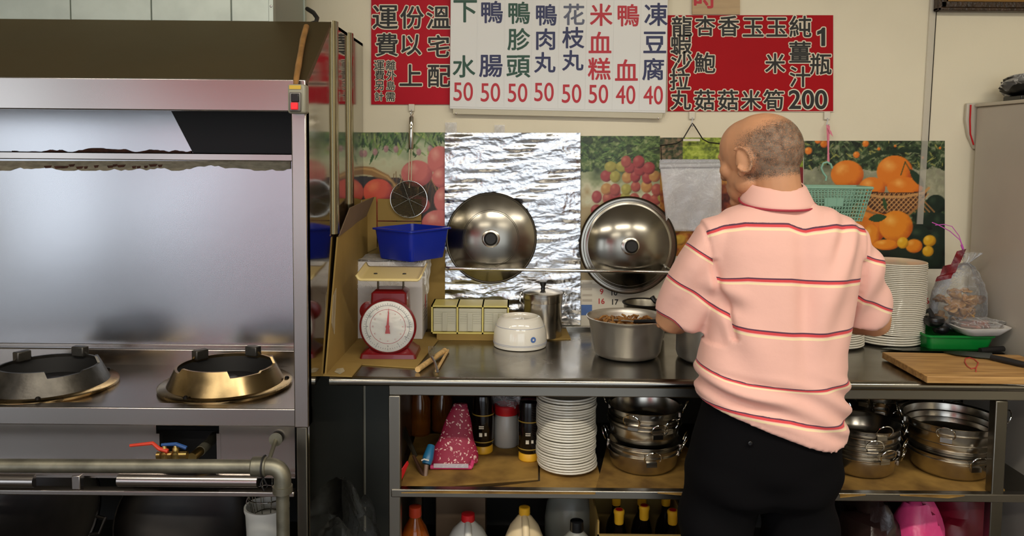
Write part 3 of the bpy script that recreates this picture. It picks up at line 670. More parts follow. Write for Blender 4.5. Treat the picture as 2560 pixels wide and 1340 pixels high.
# --- peaches
p = Pic(842, 331, 1112, 640); n1 = p.n(30, 1); n2 = p.n(9, 2)
p.c = p.ramp((p.Y-330)/100+(n1-.5)*.9, [(96,110,70), (150,165,125), (196,196,160), (186,176,140)])
for k in range(150):
    rr = random.Random(k); x = rr.uniform(842, 1112); y = rr.uniform(326, 372) if k % 3 else rr.uniform(330, 395)
    p.leaf(x, y, rr.uniform(8, 20), rr.uniform(1.5, 3.6), rr.uniform(.6, 2.3), rr.choice([(58,92,40), (92,124,60), (44,66,34), (150,170,90), (120,146,84)]))
for x, y in ((938, 380), (965, 372), (990, 373), (1047, 380), (912, 384), (1075, 372)): p.fruit(x, y, 7, 10, (190,160,150), (168,128,128), (140,110,100), k)
p.mix((np.abs(p.Y-480)-0 < 200)*(p.Y > 440+(p.X-900)*.05)*1.0, (58,42,30))
for k in range(26):                                  # woven basket
    rr = random.Random(k+50); x = 985+k*5; p.seg([(x, 425+rr.uniform(0, 20)), (x+rr.uniform(-30, 40), 520)], 1.7, rr.choice([(176,140,84), (120,86,46), (196,164,110), (88,60,34)]))
p.seg([(842, 430), (890, 424), (930, 428), (965, 446), (990, 475), (1003, 505), (1003, 560)], 11, (150,110,62)); p.seg([(842, 427), (890, 420), (930, 424), (968, 442), (993, 471)], 3, (190,150,92))
p.mix((1-p.ell(905, 462, 80, 22))*4*(p.Y < 470), (40,28,22))
PE = ((230,168,148), (204,108,100), (156,72,74))
for i, (x, y, rx, ry) in enumerate(((945, 480, 38, 34), (1042, 434, 40, 34), (1098, 400, 30, 36), (1105, 445, 26, 26), (1110, 500, 26, 34), (1095, 560, 42, 36), (1040, 512, 36, 24), (860, 480, 40, 36), (950, 540, 44, 40), (1020, 590, 50, 40))):
    p.fruit(x, y, rx, ry, *(PE if i not in (0, 8) else ((232,130,86), (208,84,62), (150,44,48))), seed=i)
pk = poster('calendar poster of pink peaches in a basket beside the range', 842, 331, 1114, 800, 2.8965, 640, p)
for txt, x, y in (('16', 1097, 727), ('23', 1095, 748)): obj('date', glyph_mb(MB(), txt, .4, x, y, 10, 2.8955), 'ink_date_black', pk, smooth=0, world=True, fix=False)
# --- lychees
p = Pic(1452, 340, 1650, 700); n1 = p.n(26, 5); n2 = p.n(8, 6)
p.c = p.ramp((p.Y-400)/110+(n1-.5)*.8, [(60,72,44), (130,140,100), (200,196,164), (170,150,110)])
p.setm((p.Y < 425+30*(n1-.5))*(n1 > .36), p.ramp(n2*1.5-.25, [(26,34,20), (58,78,40), (96,116,62), (150,160,110)]))
for k in range(90):
    rr = random.Random(k+200); p.leaf(rr.uniform(1452, 1650), rr.uniform(342, 405), rr.uniform(6, 13), rr.uniform(1.4, 2.6), rr.uniform(-.8, .8), rr.choice([(70,100,50), (40,58,30), (110,136,74)]))
LY = [((180,100,92), (158,66,66), (96,36,42)), ((206,166,104), (180,132,76), (134,72,56)), ((190,178,96), (160,150,72), (110,100,44)), ((196,120,98), (164,82,72), (104,44,44))]
pos = []; rr = random.Random(4)
for row, (y, n_, w_) in enumerate(((640, 9, 190), (600, 8, 170), (565, 8, 190), (525, 8, 170), (495, 8, 165), (470, 6, 130), (445, 6, 122), (420, 5, 95), (405, 2, 30))):
    for i in range(n_): pos.append((1578+(i-(n_-1)/2)*w_/max(1, n_-1)*1.0+rr.uniform(-4, 4), y+rr.uniform(-5, 5)))
for i, (x, y) in enumerate(pos): p.fruit(x, y, 15+rr.uniform(-2, 2), 15+rr.uniform(-1, 2), *LY[rr.choice([0, 0, 3, 3, 1, 2] if y < 520 else [0, 0, 3, 2])], seed=i)
pl_ = poster('calendar poster of a lychee pyramid behind the right steel lid', 1452, 340, 1650, 826, 2.8962, 700, p)
for txt, x, y, mk in (('9', 1504, 729, 0), ('16', 1504, 753, 0), ('17', 1538, 755, 1), ('10', 1536, 732, 1), ('18', 1574, 757, 1)):
    obj('date', glyph_mb(MB(), txt, .4, x, y, 13, 2.8950), ('ink_date_red', 'ink_date_black')[mk], pl_, smooth=0, world=True, fix=False)
for i, y in enumerate((705, 720, 735, 748)): obj('print_line', MB().prism([P(1456, y, 2.8952), P(1480, y, 2.8952), P(1480, y+5, 2.8952), P(1456, y+5, 2.8952)], (0, -.0003, 0)), mat('print_grey', (190,180,164), .6), pl_, world=True)
obj('blue_box', MB().prism([P(1453, 762, 2.8952), P(1480, 762, 2.8952), P(1480, 788, 2.8952), P(1453, 788, 2.8952)], (0, -.0003, 0)), 'ink_blue', pl_, world=True)
# --- green orchard
p = Pic(1650, 344, 2008, 640); n1 = p.n(22, 8); n2 = p.n(7, 9)
p.c = p.ramp(n2*1.7-.35, [(24,30,16), (60,70,40), (110,96,70), (150,120,96)])
p.setm((p.X > 1707)*1.0, p.ramp(n2*1.5-.2+(n1-.5)*.5, [(70,84,24), (120,136,40), (160,176,60), (190,200,90)]))
p.setm((p.Y > 430)*1.0, p.ramp(n1*1.5-.25, [(60,24,20), (120,50,36), (180,120,50), (196,160,70)]))
p.fruit(2000, 450, 22, 34, (150,40,40), (120,20,28), (60,10,16))
for x, y in ((1700, 600), (1690, 570), (1790, 470)): p.fruit(x, y, 16, 14, (220,190,90), (190,150,60), (120,70,30))
poster('calendar poster of green trees half hidden behind the man and the plastic bags', 1650, 344, 2009, 826, 2.8968, 640, p)
# --- oranges
p = Pic(2010, 352, 2362, 672); n1 = p.n(40, 12); n2 = p.n(8, 13); n3 = p.n(18, 15)
p.c = p.ramp(n2*1.7-.4+(n3-.5)*.6, [(20,28,18), (40,56,34), (66,84,52), (140,144,110)])
p.setm(((p.Y > 418+40*(n1-.5))*(p.Y < 500)*.8), p.ramp(n1, [(110,110,88), (170,166,140), (200,190,166)]))
for k in range(160):
    rr = random.Random(k+400); p.leaf(rr.uniform(2010, 2362), rr.uniform(354, 420), rr.uniform(5, 14), rr.uniform(1.0, 2.2), rr.uniform(-1.5, 1.5), rr.choice([(46,70,40), (28,42,24), (90,110,70), (120,130,90), (150,150,80)]))
p.seg([(2150, 404), (2190, 386), (2230, 378)], 5, (36,56,34)); p.seg([(2200, 384), (2260, 376), (2300, 378)], 5, (30,48,30))
OR = ((244,170,84), (226,124,34), (178,70,20))
for i, (x, y, r) in enumerate(((2021, 377, 10), (2060, 360, 10), (2164, 359, 9), (2141, 387, 9), (2197, 372, 5), (2350, 370, 4), (2307, 394, 4), (2238, 365, 4), (2045, 351, 9))): p.fruit(x, y, r, r, *OR, seed=i)
p.setm((p.Y > 560)*1.0, p.ramp(n1*.9, [(20,22,18), (36,46,34), (30,30,22)]))
for x, y, rx, ry, an in ((2340, 510, 26, 24, 0), (2320, 545, 34, 30, .3), (2350, 560, 22, 30, 0), (2300, 590, 30, 26, .4), (2345, 610, 28, 40, .2), (2330, 650, 30, 30, 0)): p.fruit(x, y, rx, ry, (52,70,50), (24,40,28), (10,18,12), seed=x % 17, ang=an)
for i, (x, y, rx, ry) in enumerate(((2118, 436, 42, 36), (2237, 430, 46, 42), (2180, 470, 34, 28), (2262, 468, 46, 26), (2170, 555, 50, 60), (2155, 590, 40, 50))):
    p.fruit(x, y, rx, ry, *OR, seed=i+30)
p.mix((p.X > 2160)*(p.X < 2318)*(p.Y > 482+((p.X-2240)/90)**2*-8)*(1-p.ell(2235, 480, 82, 58) > 0)*1.0, (72,40,24))
for k in range(12):                                  # basket weave
    x = 2160+k*12
    p.seg([(x, 484), (x+44, 530)], 2.2, (176,124,72)); p.seg([(x+30, 484), (x-14, 530)], 2.0, (206,156,100))
p.seg([(2155, 484), (2200, 492), (2260, 492), (2310, 482), (2322, 470)], 4, (196,146,90)); p.seg([(2160, 525), (2210, 541), (2270, 538), (2308, 505)], 3.4, (160,110,62))
p.setm((1-p.ell(2240, 500, 90, 62) < 0)*(p.Y > 505)*(p.X > 2150)*0.0, p.c)
for i, (x, y, rx, ry) in enumerate(((2178, 590, 20, 30), (2240, 566, 43, 40), (2215, 612, 34, 14), (2285, 615, 22, 18), (2170, 640, 30, 20))): p.fruit(x, y, rx, ry, (246,180,84), (228,136,34), (186,84,20), seed=i+60)
for i, (x, y, rx, ry) in enumerate(((2257, 607, 15, 15), (2324, 602, 17, 15), (2320, 628, 15, 14))): p.fruit(x, y, rx, ry, (244,200,80), (224,166,36), (170,110,20), seed=i+80)
p.leaf(2194, 545, 24, 10, -.15, (40,70,40)); p.leaf(2212, 510, 18, 5, 1.4, (50,80,44)); p.leaf(2292, 445, 30, 10, .9, (34,56,36)); p.seg([(2252, 438), (2263, 405), (2275, 425)], 2, (60,70,36))
po = poster('calendar poster of oranges and kumquats in a woven basket on the right', 2010, 352, 2363, 800, 2.896, 672, p)
for txt, x, y in (('2', 2315, 704), ('9', 2315, 728), ('16', 2315, 752)): obj('date', glyph_mb(MB(), txt, .4, x, y, 14, 2.8950), 'ink_date_red', po, smooth=0, world=True, fix=False)

# ------------------------------------------------------------------ foil on the wall
def foil_fn(u, v):
    x = 1112+(1451-1112)*u; y = 332+(812-332)*v
    q = P(x, y, 2.888); d = random.uniform(.0008,.0011)*(math.sin(x*.05+y*.21+2*math.sin(y*.04))*.5+math.sin(y*.33+x*.02)*.3+math.sin(x*.11-y*.13)*.35+.4*math.sin(y*.09+x*.015))
    d += random.uniform(-.0009, .0009)+.0035*max(0, math.sin((x-1112)*.03+(y-330)*.05))*math.sin(y*.25)
    if v > .72: d += -.006*(v-.72)*4*(1+math.sin(x*.06))
    return (q.x, min(2.8945, q.y-.001+d*.8), q.z)
f = obj('foil_sheet', MB().grid(foil_fn, 110, 150), 'foil', fix=False, smooth=180)
tag(f, 'crumpled aluminium foil sheet taped to the wall between the posters', 'foil')
for x0, y0, x1, y1, lab in ((1113, 306, 1142, 334, 'left'), (1236, 312, 1262, 336, 'right')):
    t = obj('tape_strip', MB().grid(lambda u, v: P(x0+(x1-x0)*u, y0+(y1-y0)*v, 2.8925+.0012*math.sin(u*9+v*5)), 10, 8), 'film_hazy', smooth=180)
    tag(t, 'clear sticky tape strip at the top %s of the foil' % ('left corner' if lab == 'left' else 'edge, right of the corner tape'), 'tape')
# ------------------------------------------------------------------ lids and their rail
RYr = 2.80
ra, rb = P(1114, 671, RYr), P(1690, 681, RYr)
rl = thing('lid_rail', 'thin steel rail on the wall that holds the two big lids', 'rail', (ra+rb)/2)
obj('bar', MB().tube([(ra.x, 2.893, ra.z), (ra.x, RYr+.012, ra.z), (ra.x+.004, RYr+.003, ra.z), (ra.x+.014, RYr, ra.z), (rb.x-.014, RYr, rb.z), (rb.x-.004, RYr+.003, rb.z), (rb.x, RYr+.012, rb.z), (rb.x, 2.893, rb.z)], .0062, 12), 'chrome', rl, world=True)
hk = P(1662, 670, RYr); obj('hook', MB().tube([hk+Vector((-.004,0,.012)), hk+Vector((.004,-.008,.004)), hk+Vector((.016,-.006,-.004))], .004, 8), 'chrome', rl, world=True)
def lid(px, py, r, prof, lab, knob, Y):
    c = P(px, py, Y); t = thing('pot_lid', lab, 'lid', c, group='big lids on the wall rail')
    Mx = Matrix.Rotation(PI/2, 4, 'X') @ Matrix.Rotation(R(0), 4, 'Y'); Mx = Matrix.Rotation(R(-4), 4, 'X') @ Mx
    obj('cover', MB().lathe(prof, 96, M=Mx), 'lid_steel', t, smooth=28)
    obj('knob_washer', MB().lathe([(.033,knob-.002),(.032,knob+.004),(.026,knob+.007),(0,knob+.007)], 40, M=Mx), 'pot_steel', t)
    obj('knob', MB().lathe([(.010,knob+.004),(.011,knob+.014),(.022,knob+.020),(.024,knob+.030),(.018,knob+.037),(0,knob+.037)], 32, M=Mx), 'black_dull', t)
    obj('rim', MB().lathe([(r-.002, .0), (r+.003, .001), (r+.004, .004), (r+.001, .0065), (r-.003, .006)], 96, M=Mx, closed=True), mat('lid_rim', (70,62,50), .3, 1), t)
    return t
def dome(r, h, step=None):
    out = []
    rl_ = [r*(1-i/14) for i in range(14)]
    if step: rl_ = sorted([x for x in rl_ if abs(x-step) > .006]+[step+.003, step+.0015, step-.0015, step-.003], reverse=True)
    for q in rl_:
        z = h*(1-(q/r)**2.1)+.004
        if step and abs(q-step) < .002: z -= .0022
        if step and q < step-.002: z += .0012
        out.append((q, z))
    return [(r-.001, .001)]+out+[(0, h+.006)]
lid(1228, 595, .160, dome(.158, .040, .098), 'big steel pot lid with a ridge ring leaning on the foil', .042, 2.862)
pr2 = [(.172,.001),(.170,.006),(.162,.006),(.160,.010),(.152,.010),(.148,.012)]+[(.146*(1-a), .012+.046*(1-(1-a)**2.2)) for a in [i/12 for i in range(12)]]+[(0,.059)]
lid(1570, 613, .172, pr2, 'big domed steel pot lid with a stepped rim before the lychee poster', .056, 2.862)

# ------------------------------------------------------------------ hooks and things hanging on the wall
def hook(px, y0, y1, lab):
    a, b = P(px-8, y0, 2.889), P(px+7, y1, 2.889)
    t = thing('wall_hook', lab, 'hook', P(px, y1, 2.889))
    obj('pad', MB().box(a.x, b.x, 2.889, 2.896, b.z, a.z), 'paper', t, world=True, bevel=.002)
    c = P(px, y1+12, 2.886); obj('hook', MB().tube([P(px, y1-4, 2.888), P(px, y1+4, 2.885), P(px-3, y1+14, 2.882), P(px, y1+18, 2.876), P(px+4, y1+12, 2.873)], .0022, 8), 'film_hazy', t, world=True)
hook(1029, 260, 278, 'white adhesive wall hook that carries the steel skimmer')
hook(1731, 279, 298, 'white adhesive wall hook that carries the wire hanger')
hook(2069, 280, 299, 'white adhesive wall hook that carries the pink ribbon')
HY = 2.868
sk = thing('skimmer', 'steel wire skimmer with a round mesh hanging on the wall', 'skimmer', P(1022, 540, HY))
obj('hang_loop', MB().tube([P(1029, 292, HY), P(1025, 284, HY), P(1029, 277, HY+.003), P(1033, 284, HY), P(1029, 292, HY)], .0014, 6), 'chrome', sk, world=True)
obj('handle', MB().tube([P(1029, 290, HY), P(1029, 294, HY), P(1028, 330, HY), P(1027, 368, HY), P(1027, 374, HY)], [.005, .0095, .0105, .0095, .006], 14), 'chrome', sk, world=True)
obj('rod', MB().tube([P(1024, 372, HY), P(1021, 455, HY)], .002, 8).tube([P(1030, 372, HY), P(1028, 455, HY)], .002, 8).tube([P(1024, 450, HY), P(1023, 470, HY-.004)], .003, 8), 'chrome', sk, world=True)
cs = P(1022, 498, HY-.006); rs = 46/2000*HY
ring = [cs+Vector((rs*math.cos(a), 0, rs*math.sin(a))) for a in [2*PI*i/40 for i in range(40)]]
obj('hoop', MB().tube(ring, .0013, 6, closed=True), 'chrome', sk, world=True)
mb = MB()
for k in range(-12, 13):
    q = k/13*rs; h_ = math.sqrt(rs*rs-q*q); mb.tube([cs+Vector((q, .001, -h_)), cs+Vector((q, .001, h_))], .0011, 4); mb.tube([cs+Vector((-h_, 0, q)), cs+Vector((h_, 0, q))], .0011, 4)
o = obj('mesh', mb, 'steel_dark', sk, world=True); o['kind'] = 'stuff'
for a in (.5, 1.57+.35, 2.7): obj('cross_bar', MB().tube([cs+Vector((rs*math.cos(a), -.001, rs*math.sin(a))), cs-Vector((rs*math.cos(a), .001, rs*math.sin(a)))], .0012, 6), 'steel_dark', sk, world=True)
# wire hanger with plastic bags
hg = thing('wire_hanger', 'dark wire hanger on the wall hook above the plastic bags', 'hanger', P(1730, 360, HY))
obj('wire', MB().tube([P(1650, 364, HY), P(1690, 359, HY), P(1706, 350, HY), P(1726, 316, HY), P(1731, 308, HY), P(1737, 316, HY), P(1757, 348, HY), P(1772, 356, HY), P(1806, 360, HY)], .0022, 8), 'wire_dark', hg, world=True)
obj('clip', MB().prism([P(1708, 347, HY-.004), P(1750, 347, HY-.004), P(1750, 353, HY-.004), P(1708, 353, HY-.004)], (0, .008, 0)), 'paper', hg, world=True)
for x in (1652, 1800): obj('drop_wire', MB().tube([P(x, 362, HY), P(x+2, 402, HY)], .0014, 6), 'wire_dark', hg, world=True)
pb_ = thing('plastic_bag_pad', 'pad of clear plastic bags hanging beside the man\'s face', 'plastic bags', P(1725, 575, HY))
def bagfn(Y0, dx, dy):
    def f(u, v):
        x = 1648+dx+(1800-1648)*u+ (v*22)*(1-u)*.9; y = 400+dy+(575-400)*v
        d = .006*math.sin(u*7+v*3)*v+.012*math.sin(v*4.0)*(1-abs(u-.5))+.004*math.sin(u*17+v*11)*v
        if v < .12: d -= .012*math.sin(v/.12*PI)
        return P(x, y, Y0-d)
    return f
for i, (Y0, dx, dy) in enumerate(((2.862, 0, 0), (2.868, 4, 3), (2.874, 2, -2))): obj('bag_sheet', MB().grid(bagfn(Y0, dx, dy), 30, 34), 'film_hazy', pb_, world=True, smooth=180, fix=False)
obj('header_roll', MB().tube([P(1648, 415, HY-.004), P(1802, 412, HY-.004)], .011, 14), 'film_hazy', pb_, world=True)
# mint basket
BYb = 2.80
bk = thing('hanging_basket', 'mint green slotted plastic basket hanging on a pink ribbon', 'basket', P(2080, 545, BYb))
def bxp(u, d, v):                    # u across 0..1, d depth 0 (front) .. 1 (wall), v 0 top .. 1 bottom
    zt_ = P(2080, 468, BYb).z; zb = zt_-.115; k = 1-.22*v
    cx = P(2082, 468, BYb).x; wx = .118*k; cy = 2.815; wy = .062*k
    return Vector((cx+(u*2-1)*wx, cy+(d*2-1)*wy, zt_+(zb-zt_)*v))
def lattice(f, nu, nv, w0=.28):
    mb = MB()
    for j in range(nv+1):
        v = j/nv; a = w0/nv/2
        vs = [f(i/30, max(0, min(1, v-a))) for i in range(31)]+[f(i/30, max(0, min(1, v+a))) for i in range(31)]
        mb.add(vs, [(i, i+1, i+32, i+31) for i in range(30)])
    for i in range(nu+1):
        u = i/nu; a = w0/nu/2; u0, u1 = max(0, u-a), min(1, u+a)
        mb.add([f(u0, 0), f(u1, 0), f(u1, 1), f(u0, 1)], [(0, 1, 2, 3)])
    return mb
for n_, f, nu in (('front_wall', lambda u, v: bxp(u, 0, v), 20), ('back_wall', lambda u, v: bxp(u, 1, v), 20), ('left_wall', lambda u, v: bxp(0, u, v), 9), ('right_wall', lambda u, v: bxp(1, u, v), 9)):
    o = obj(n_, lattice(f, nu, 9), 'mint', bk, world=True, smooth=0)
    so = o.modifiers.new('t', 'SOLIDIFY'); so.thickness = .0022
o = obj('bottom', lattice(lambda u, v: bxp(u, v, 1), 18, 8), 'mint', bk, world=True, smooth=0); so = o.modifiers.new('t', 'SOLIDIFY'); so.thickness = .0022
a_ = [bxp(0,0,0), bxp(1,0,0), bxp(1,1,0), bxp(0,1,0)]
mb = MB()
for i in range(4): mb.tube([a_[i], a_[(i+1) % 4]], .0052, 8)
obj('rim', mb, 'mint', bk, world=True)
obj('label_plate', MB().prism([bxp(.3,0,.30)+Vector((0,-.001,0)), bxp(.6,0,.30)+Vector((0,-.001,0)), bxp(.6,0,.55)+Vector((0,-.001,0)), bxp(.3,0,.55)+Vector((0,-.001,0))], (0,.002,0)), 'mint', bk, world=True)
hp = [P(2064, 452, 2.872), P(2066, 442, 2.872), P(2058, 432, 2.872), P(2053, 420, 2.872), P(2058, 408, 2.872), P(2068, 405, 2.872), P(2077, 411, 2.872), P(2080, 421, 2.872)]
obj('hook', MB().tube(hp, .0042, 10), 'mint', bk, world=True)
rbn = thing('ribbon', 'pink ribbon loop tied to the wall hook above the basket', 'ribbon', P(2070, 405, 2.872))
obj('loop', MB().prism([P(2066, 312, 2.872), P(2070, 312, 2.872), P(2074, 405, 2.872), P(2070, 405, 2.872)], (0, .001, 0)).prism([P(2071, 312, 2.870), P(2075, 316, 2.870), P(2071, 405, 2.870), P(2068, 404, 2.870)], (0, .001, 0)), 'pink_ribbon', rbn, world=True)
obj('bow', MB().prism([P(2069, 318, 2.866), P(2078, 328, 2.866), P(2083, 342, 2.866), P(2074, 333, 2.866)], (0, .001, 0)), 'pink_ribbon', rbn, world=True)

# ------------------------------------------------------------------ left end of the worktop: carton, scale, boxes
Z0 = WZ
cz_ = Z0+.0035
def sheet(name, lab, pts, mt, th=.0035, z=Z0+.0005, cat='cardboard'):
    q = [Pz(x, y, z) for x, y in pts]; o = obj(name, MB().prism(q, (0, 0, th)), mt); return tag(o, lab, cat)
sheet('cardboard_sheet', 'flat cardboard sheet under the red scale', [(832, 908), (1040, 922), (1100, 846), (1100, 832), (905, 832), (880, 860)], 'cardboard')
cb2 = thing('cardboard_strip', 'folded cardboard strip under the cream organiser tray', 'cardboard', Pz(1180, 850, Z0+.0005))
ya = Pz(1180, 851, Z0).y
obj('top', MB().box(P(1092, 840, ya).x, P(1292, 840, ya).x, ya, 2.88, Z0+.018, Z0+.021), 'cardboard', cb2, world=True)
obj('front_fold', MB().box(P(1092, 840, ya).x, P(1292, 840, ya).x, ya-.003, ya, Z0+.0005, Z0+.021), 'cardboard', cb2, world=True)
sheet('cardboard_sheet', 'small cardboard sheet under the steel canister', [(1300, 851), (1427, 849), (1412, 816), (1310, 816)], 'cardboard')
XC = -.520
ct = thing('carton', 'opened brown cardboard carton standing against the range side', 'carton', (XC, 2.55, Z0))
wp = [(XC-.012, 2.268, Z0+.001), (XC-.008, 2.42, 1.225), (XC, 2.66, 1.255), (XC, 2.882, 1.262), (XC, 2.882, Z0+.001)]
obj('side_wall', MB().prism(wp, (-.0045, 0, 0)), 'cardboard', ct, world=True)
obj('side_flap', MB().prism([(XC-.004, 2.42, 1.228), (XC+.004, 2.55, 1.305), (XC+.030, 2.84, 1.322), (XC+.0, 2.85, 1.252)], (-.004, 0, 0)), 'cardboard_brown', ct, world=True)
for y, z in ((2.58, 1.285), (2.60, 1.268), (2.70, 1.292), (2.715, 1.310)):
    fx = XC+.0012+.30*(z-1.24)*(y-2.42); obj('torn_patch', MB().prism([(fx, y-.012, z-.008), (fx, y+.006, z-.004), (fx, y+.010, z+.010), (fx, y-.004, z+.006)], (.0006, 0, 0)), 'torn', ct, world=True)
def yp(x0, x1, y0, y1, Y, t): 
    a, b = P(x0, y0, Y), P(x1, y1, Y); return (a.x, b.x, Y, Y+t, b.z, a.z)
obj('back_wall', MB().box(*yp(905, 1112, 617, 830, 2.878, .004)), 'cardboard', ct, world=True)
obj('back_flap', MB().box(*yp(944, 1053, 497, 552, 2.874, .004)).box(*yp(944, 1053, 554, 620, 2.876, .004)), 'cardboard', ct, world=True)
obj('corner_flap', MB().prism([P(903, 500, 2.87), P(940, 492, 2.87), P(942, 620, 2.87), P(900, 640, 2.87)], (0, .004, 0)), 'cardboard', ct, world=True)
q = [Pz(x, y, Z0+.001) for x, y in ((800, 940), (880, 943), (905, 912), (832, 906))]
obj('bottom_flap', MB().prism(q, (0, 0, .004)), 'cardboard', ct, world=True)
q = [Pz(x, y, Z0+.0055) for x, y in ((836, 930), (850, 936), (862, 928), (858, 920), (842, 922))]; obj('torn_patch', MB().prism(q, (0, 0, .0006)), 'torn', ct, world=True)
a = P(800, 935, 2.30)
obj('tape_strip', MB().prism([(XC-.010, 2.33, .98), (XC-.009, 2.352, 1.06), (XC-.008, 2.385, 1.075), (XC-.009, 2.36, .94)], (.002, 0, 0)), 'tape', ct, world=True)
# white carton in a plastic wrap
WX0, WX1, WY0, WY1 = P(887, 760, 2.70).x, P(1056, 760, 2.70).x, 2.70, 2.868
zb = cz_+.001; ztop = P(970, 655, 2.70).z
wbx = thing('white_box', 'white carton with black Chinese print wrapped in clear plastic', 'box', ((WX0+WX1)/2, 2.78, zb))
obj('carton', MB().box(WX0, WX1, WY0, WY1, zb, ztop), 'white_box', wbx, world=True, bevel=.002)
for ch, x in (('適', 922), ('用', 943)): obj('character', glyph_mb(MB(), ch, .4, x, 762, 15, 2.6992), 'ink_black', wbx, smooth=0, world=True, fix=False)
obj('red_mark', MB().lathe([(.016,0),(.016,.0006),(0,.0006)], 24, (WX1+.0003, 2.79, P(970, 765, 2.70).z), Matrix.Rotation(PI/2, 4, 'Y') @ Matrix.Scale(.6, 4, (0,1,0)) @ Matrix.Scale(1.6, 4, (1,0,0))), 'ink_red', wbx, world=True)
for k in range(5): obj('print_line', MB().box(WX1+.0001, WX1+.0006, 2.735, 2.84, .90+k*.012, .905+k*.012), mat('print_dark', (150,140,136), .6), wbx, world=True)
def wrapfn(u, v):
    a = u*4; k = int(min(a, 3.999)); t = a-k
    cs_ = [(WX0-.006, WY0-.006), (WX1+.010, WY0-.006), (WX1+.012, WY1+.002), (WX0-.006, WY1+.002), (WX0-.006, WY0-.006)]
    x = cs_[k][0]+(cs_[k+1][0]-cs_[k][0])*t; y = cs_[k][1]+(cs_[k+1][1]-cs_[k][1])*t
    zz = ztop+.006-(.095+.03*math.sin(u*23))*v; o_ = .0018*math.sin(u*31+v*9)+.0014*math.sin(u*57-v*14)
    return (x+o_*(1 if k in (1,) else .2), y-abs(o_)*.8*(k == 0)-.002*v, zz)
obj('plastic_wrap', MB().grid(wrapfn, 90, 14).grid(lambda u, v: (WX0-.006+(WX1-WX0+.016)*u, WY0-.006+(WY1-WY0+.008)*v, ztop+.006+.002*math.sin(u*14+v*9)), 14, 10), 'film', wbx, world=True, smooth=180, fix=False)
# blue tub
tb = thing('plastic_tub', 'dark blue plastic tub standing on the white wrapped box', 'tub', (P(1030, 650, 2.745).x, 2.745, ztop+.0095), R(-37))
def rrect(w_, d_, r_, z, n=5):
    out = []
    for (sx, sy, a0) in ((1,1,0), (-1,1,PI/2), (-1,-1,PI), (1,-1,1.5*PI)):
        for i in range(n+1):
            a = a0+PI/2*i/n; out.append((sx*(w_/2-r_)+r_*math.cos(a), sy*(d_/2-r_)+r_*math.sin(a), z))
    return out
rg_ = [rrect(.150,.160,.012,0), rrect(.155,.165,.014,.004), rrect(.180,.190,.016,.098), rrect(.196,.206,.018,.100), rrect(.196,.206,.018,.105), rrect(.180,.190,.016,.106), rrect(.176,.186,.014,.098), rrect(.150,.160,.012,.005)]
obj('shell', MB().loft(rg_), 'blue_tub', tb, smooth=35)
# kitchen scale
sx, sy = P(973, 900, 2.47).x, 2.505; sz = Z0+.0045
SCS = 1.06
sc = thing('kitchen_scale', 'red kitchen scale with a round white dial and cream tray', 'scale', (sx, sy, sz))
def frus(w0, d0, w1, d1, z0, z1, yo0=0, yo1=0): return [[(x, y+yo0, z) for x, y, z in rrect(w0, d0, .008, z0)], [(x, y+yo1, z) for x, y, z in rrect(w1, d1, .008, z1)]]
obj('base', MB().loft(frus(.168,.125,.162,.12,0,.012)+frus(.150,.11,.12,.095,.016,.03)), 'scale_red', sc, smooth=30)
obj('body', MB().loft(frus(.118,.09,.105,.085,.028,.195)+frus(.098,.08,.08,.06,.198,.206)), 'scale_red', sc, smooth=30)
Md = Matrix.Rotation(PI/2, 4, 'X'); dc = (0, -.046, .098)
obj('dial_case', MB().lathe([(.074,-.02),(.080,-.01),(.084,.004),(.084,.012),(.079,.016),(.077,.012),(0,.010)], 64, dc, Md), 'scale_red', sc, smooth=30)
obj('dial_face', MB().lathe([(.0775,.0125),(.0775,.0135),(0,.0135)], 64, dc, Md), 'dial_white', sc)
def dpt(r, a, lift): return (dc[0]+r*math.sin(a), dc[1]-lift, dc[2]+r*math.cos(a))
obj('red_circle', MB().tube([dpt(.052, 2*PI*i/60, .0138) for i in range(60)], .0007, 4, closed=True), 'ink_red', sc)
obj('black_circle', MB().tube([dpt(.064, -2.2+4.4*i/60, .0138) for i in range(61)], .0006, 4), 'ink_date_black', sc)
mb = MB()
for k in range(60):
    a = 2*PI*k/60; mb.tube([dpt(.066, a, .0138), dpt(.0695 if k % 5 else .072, a, .0138)], .0005, 4)
o = obj('tick_marks', mb, 'ink_date_black', sc)
def dial_text(txt, r, a, h, ink):
    vs, fs = GL[(txt, 0)]; lo, hi = vs.min(0), vs.max(0); c_ = (lo+hi)/2; k = h/(hi[1]-lo[1]); p_ = dpt(r, a, .0141); mb = MB()
    ca, sa = math.cos(a), math.sin(a)
    mb.add([(p_[0]+((x-c_[0])*ca+(y-c_[1])*sa)*k, p_[1], p_[2]+((y-c_[1])*ca-(x-c_[0])*sa)*k) for x, y in vs], fs); obj('numeral', mb, ink, sc, smooth=0, fix=False)
for k in range(1, 12): dial_text(str(k), .060, 2*PI*k/12, .006, 'ink_date_black')
for k in range(12): dial_text(str(2*k+2), .044, 2*PI*k/12, .0042, 'ink_date_red')
obj('pointer', MB().prism([dpt(.004, -1.57, .016), dpt(.060, .06, .016), dpt(.004, 1.57, .016), dpt(.022, PI-.35, .016), dpt(.022, PI+.35, .016)], (0, -.001, 0)).lathe([(.006,.0145),(.006,.018),(0,.018)], 20, dc, Md), 'red_plastic', sc)
obj('dial_glass', MB().lathe([(.078,.015),(.06,.0195),(.03,.0215),(0,.022)], 48, dc, Md), 'film_glass', sc)
obj('side_knob', MB().lathe([(.03,0),(.03,.012),(.024,.015),(0,.015)], 28, (-.062, -.0, .135), Matrix.Rotation(PI/2, 4, 'X')), 'scale_red', sc)
for s in (-1, 1): obj('tray_post', MB().tube([(s*.038, 0, .20), (s*.038, 0, .245)], .003, 8), 'steel_dark', sc)
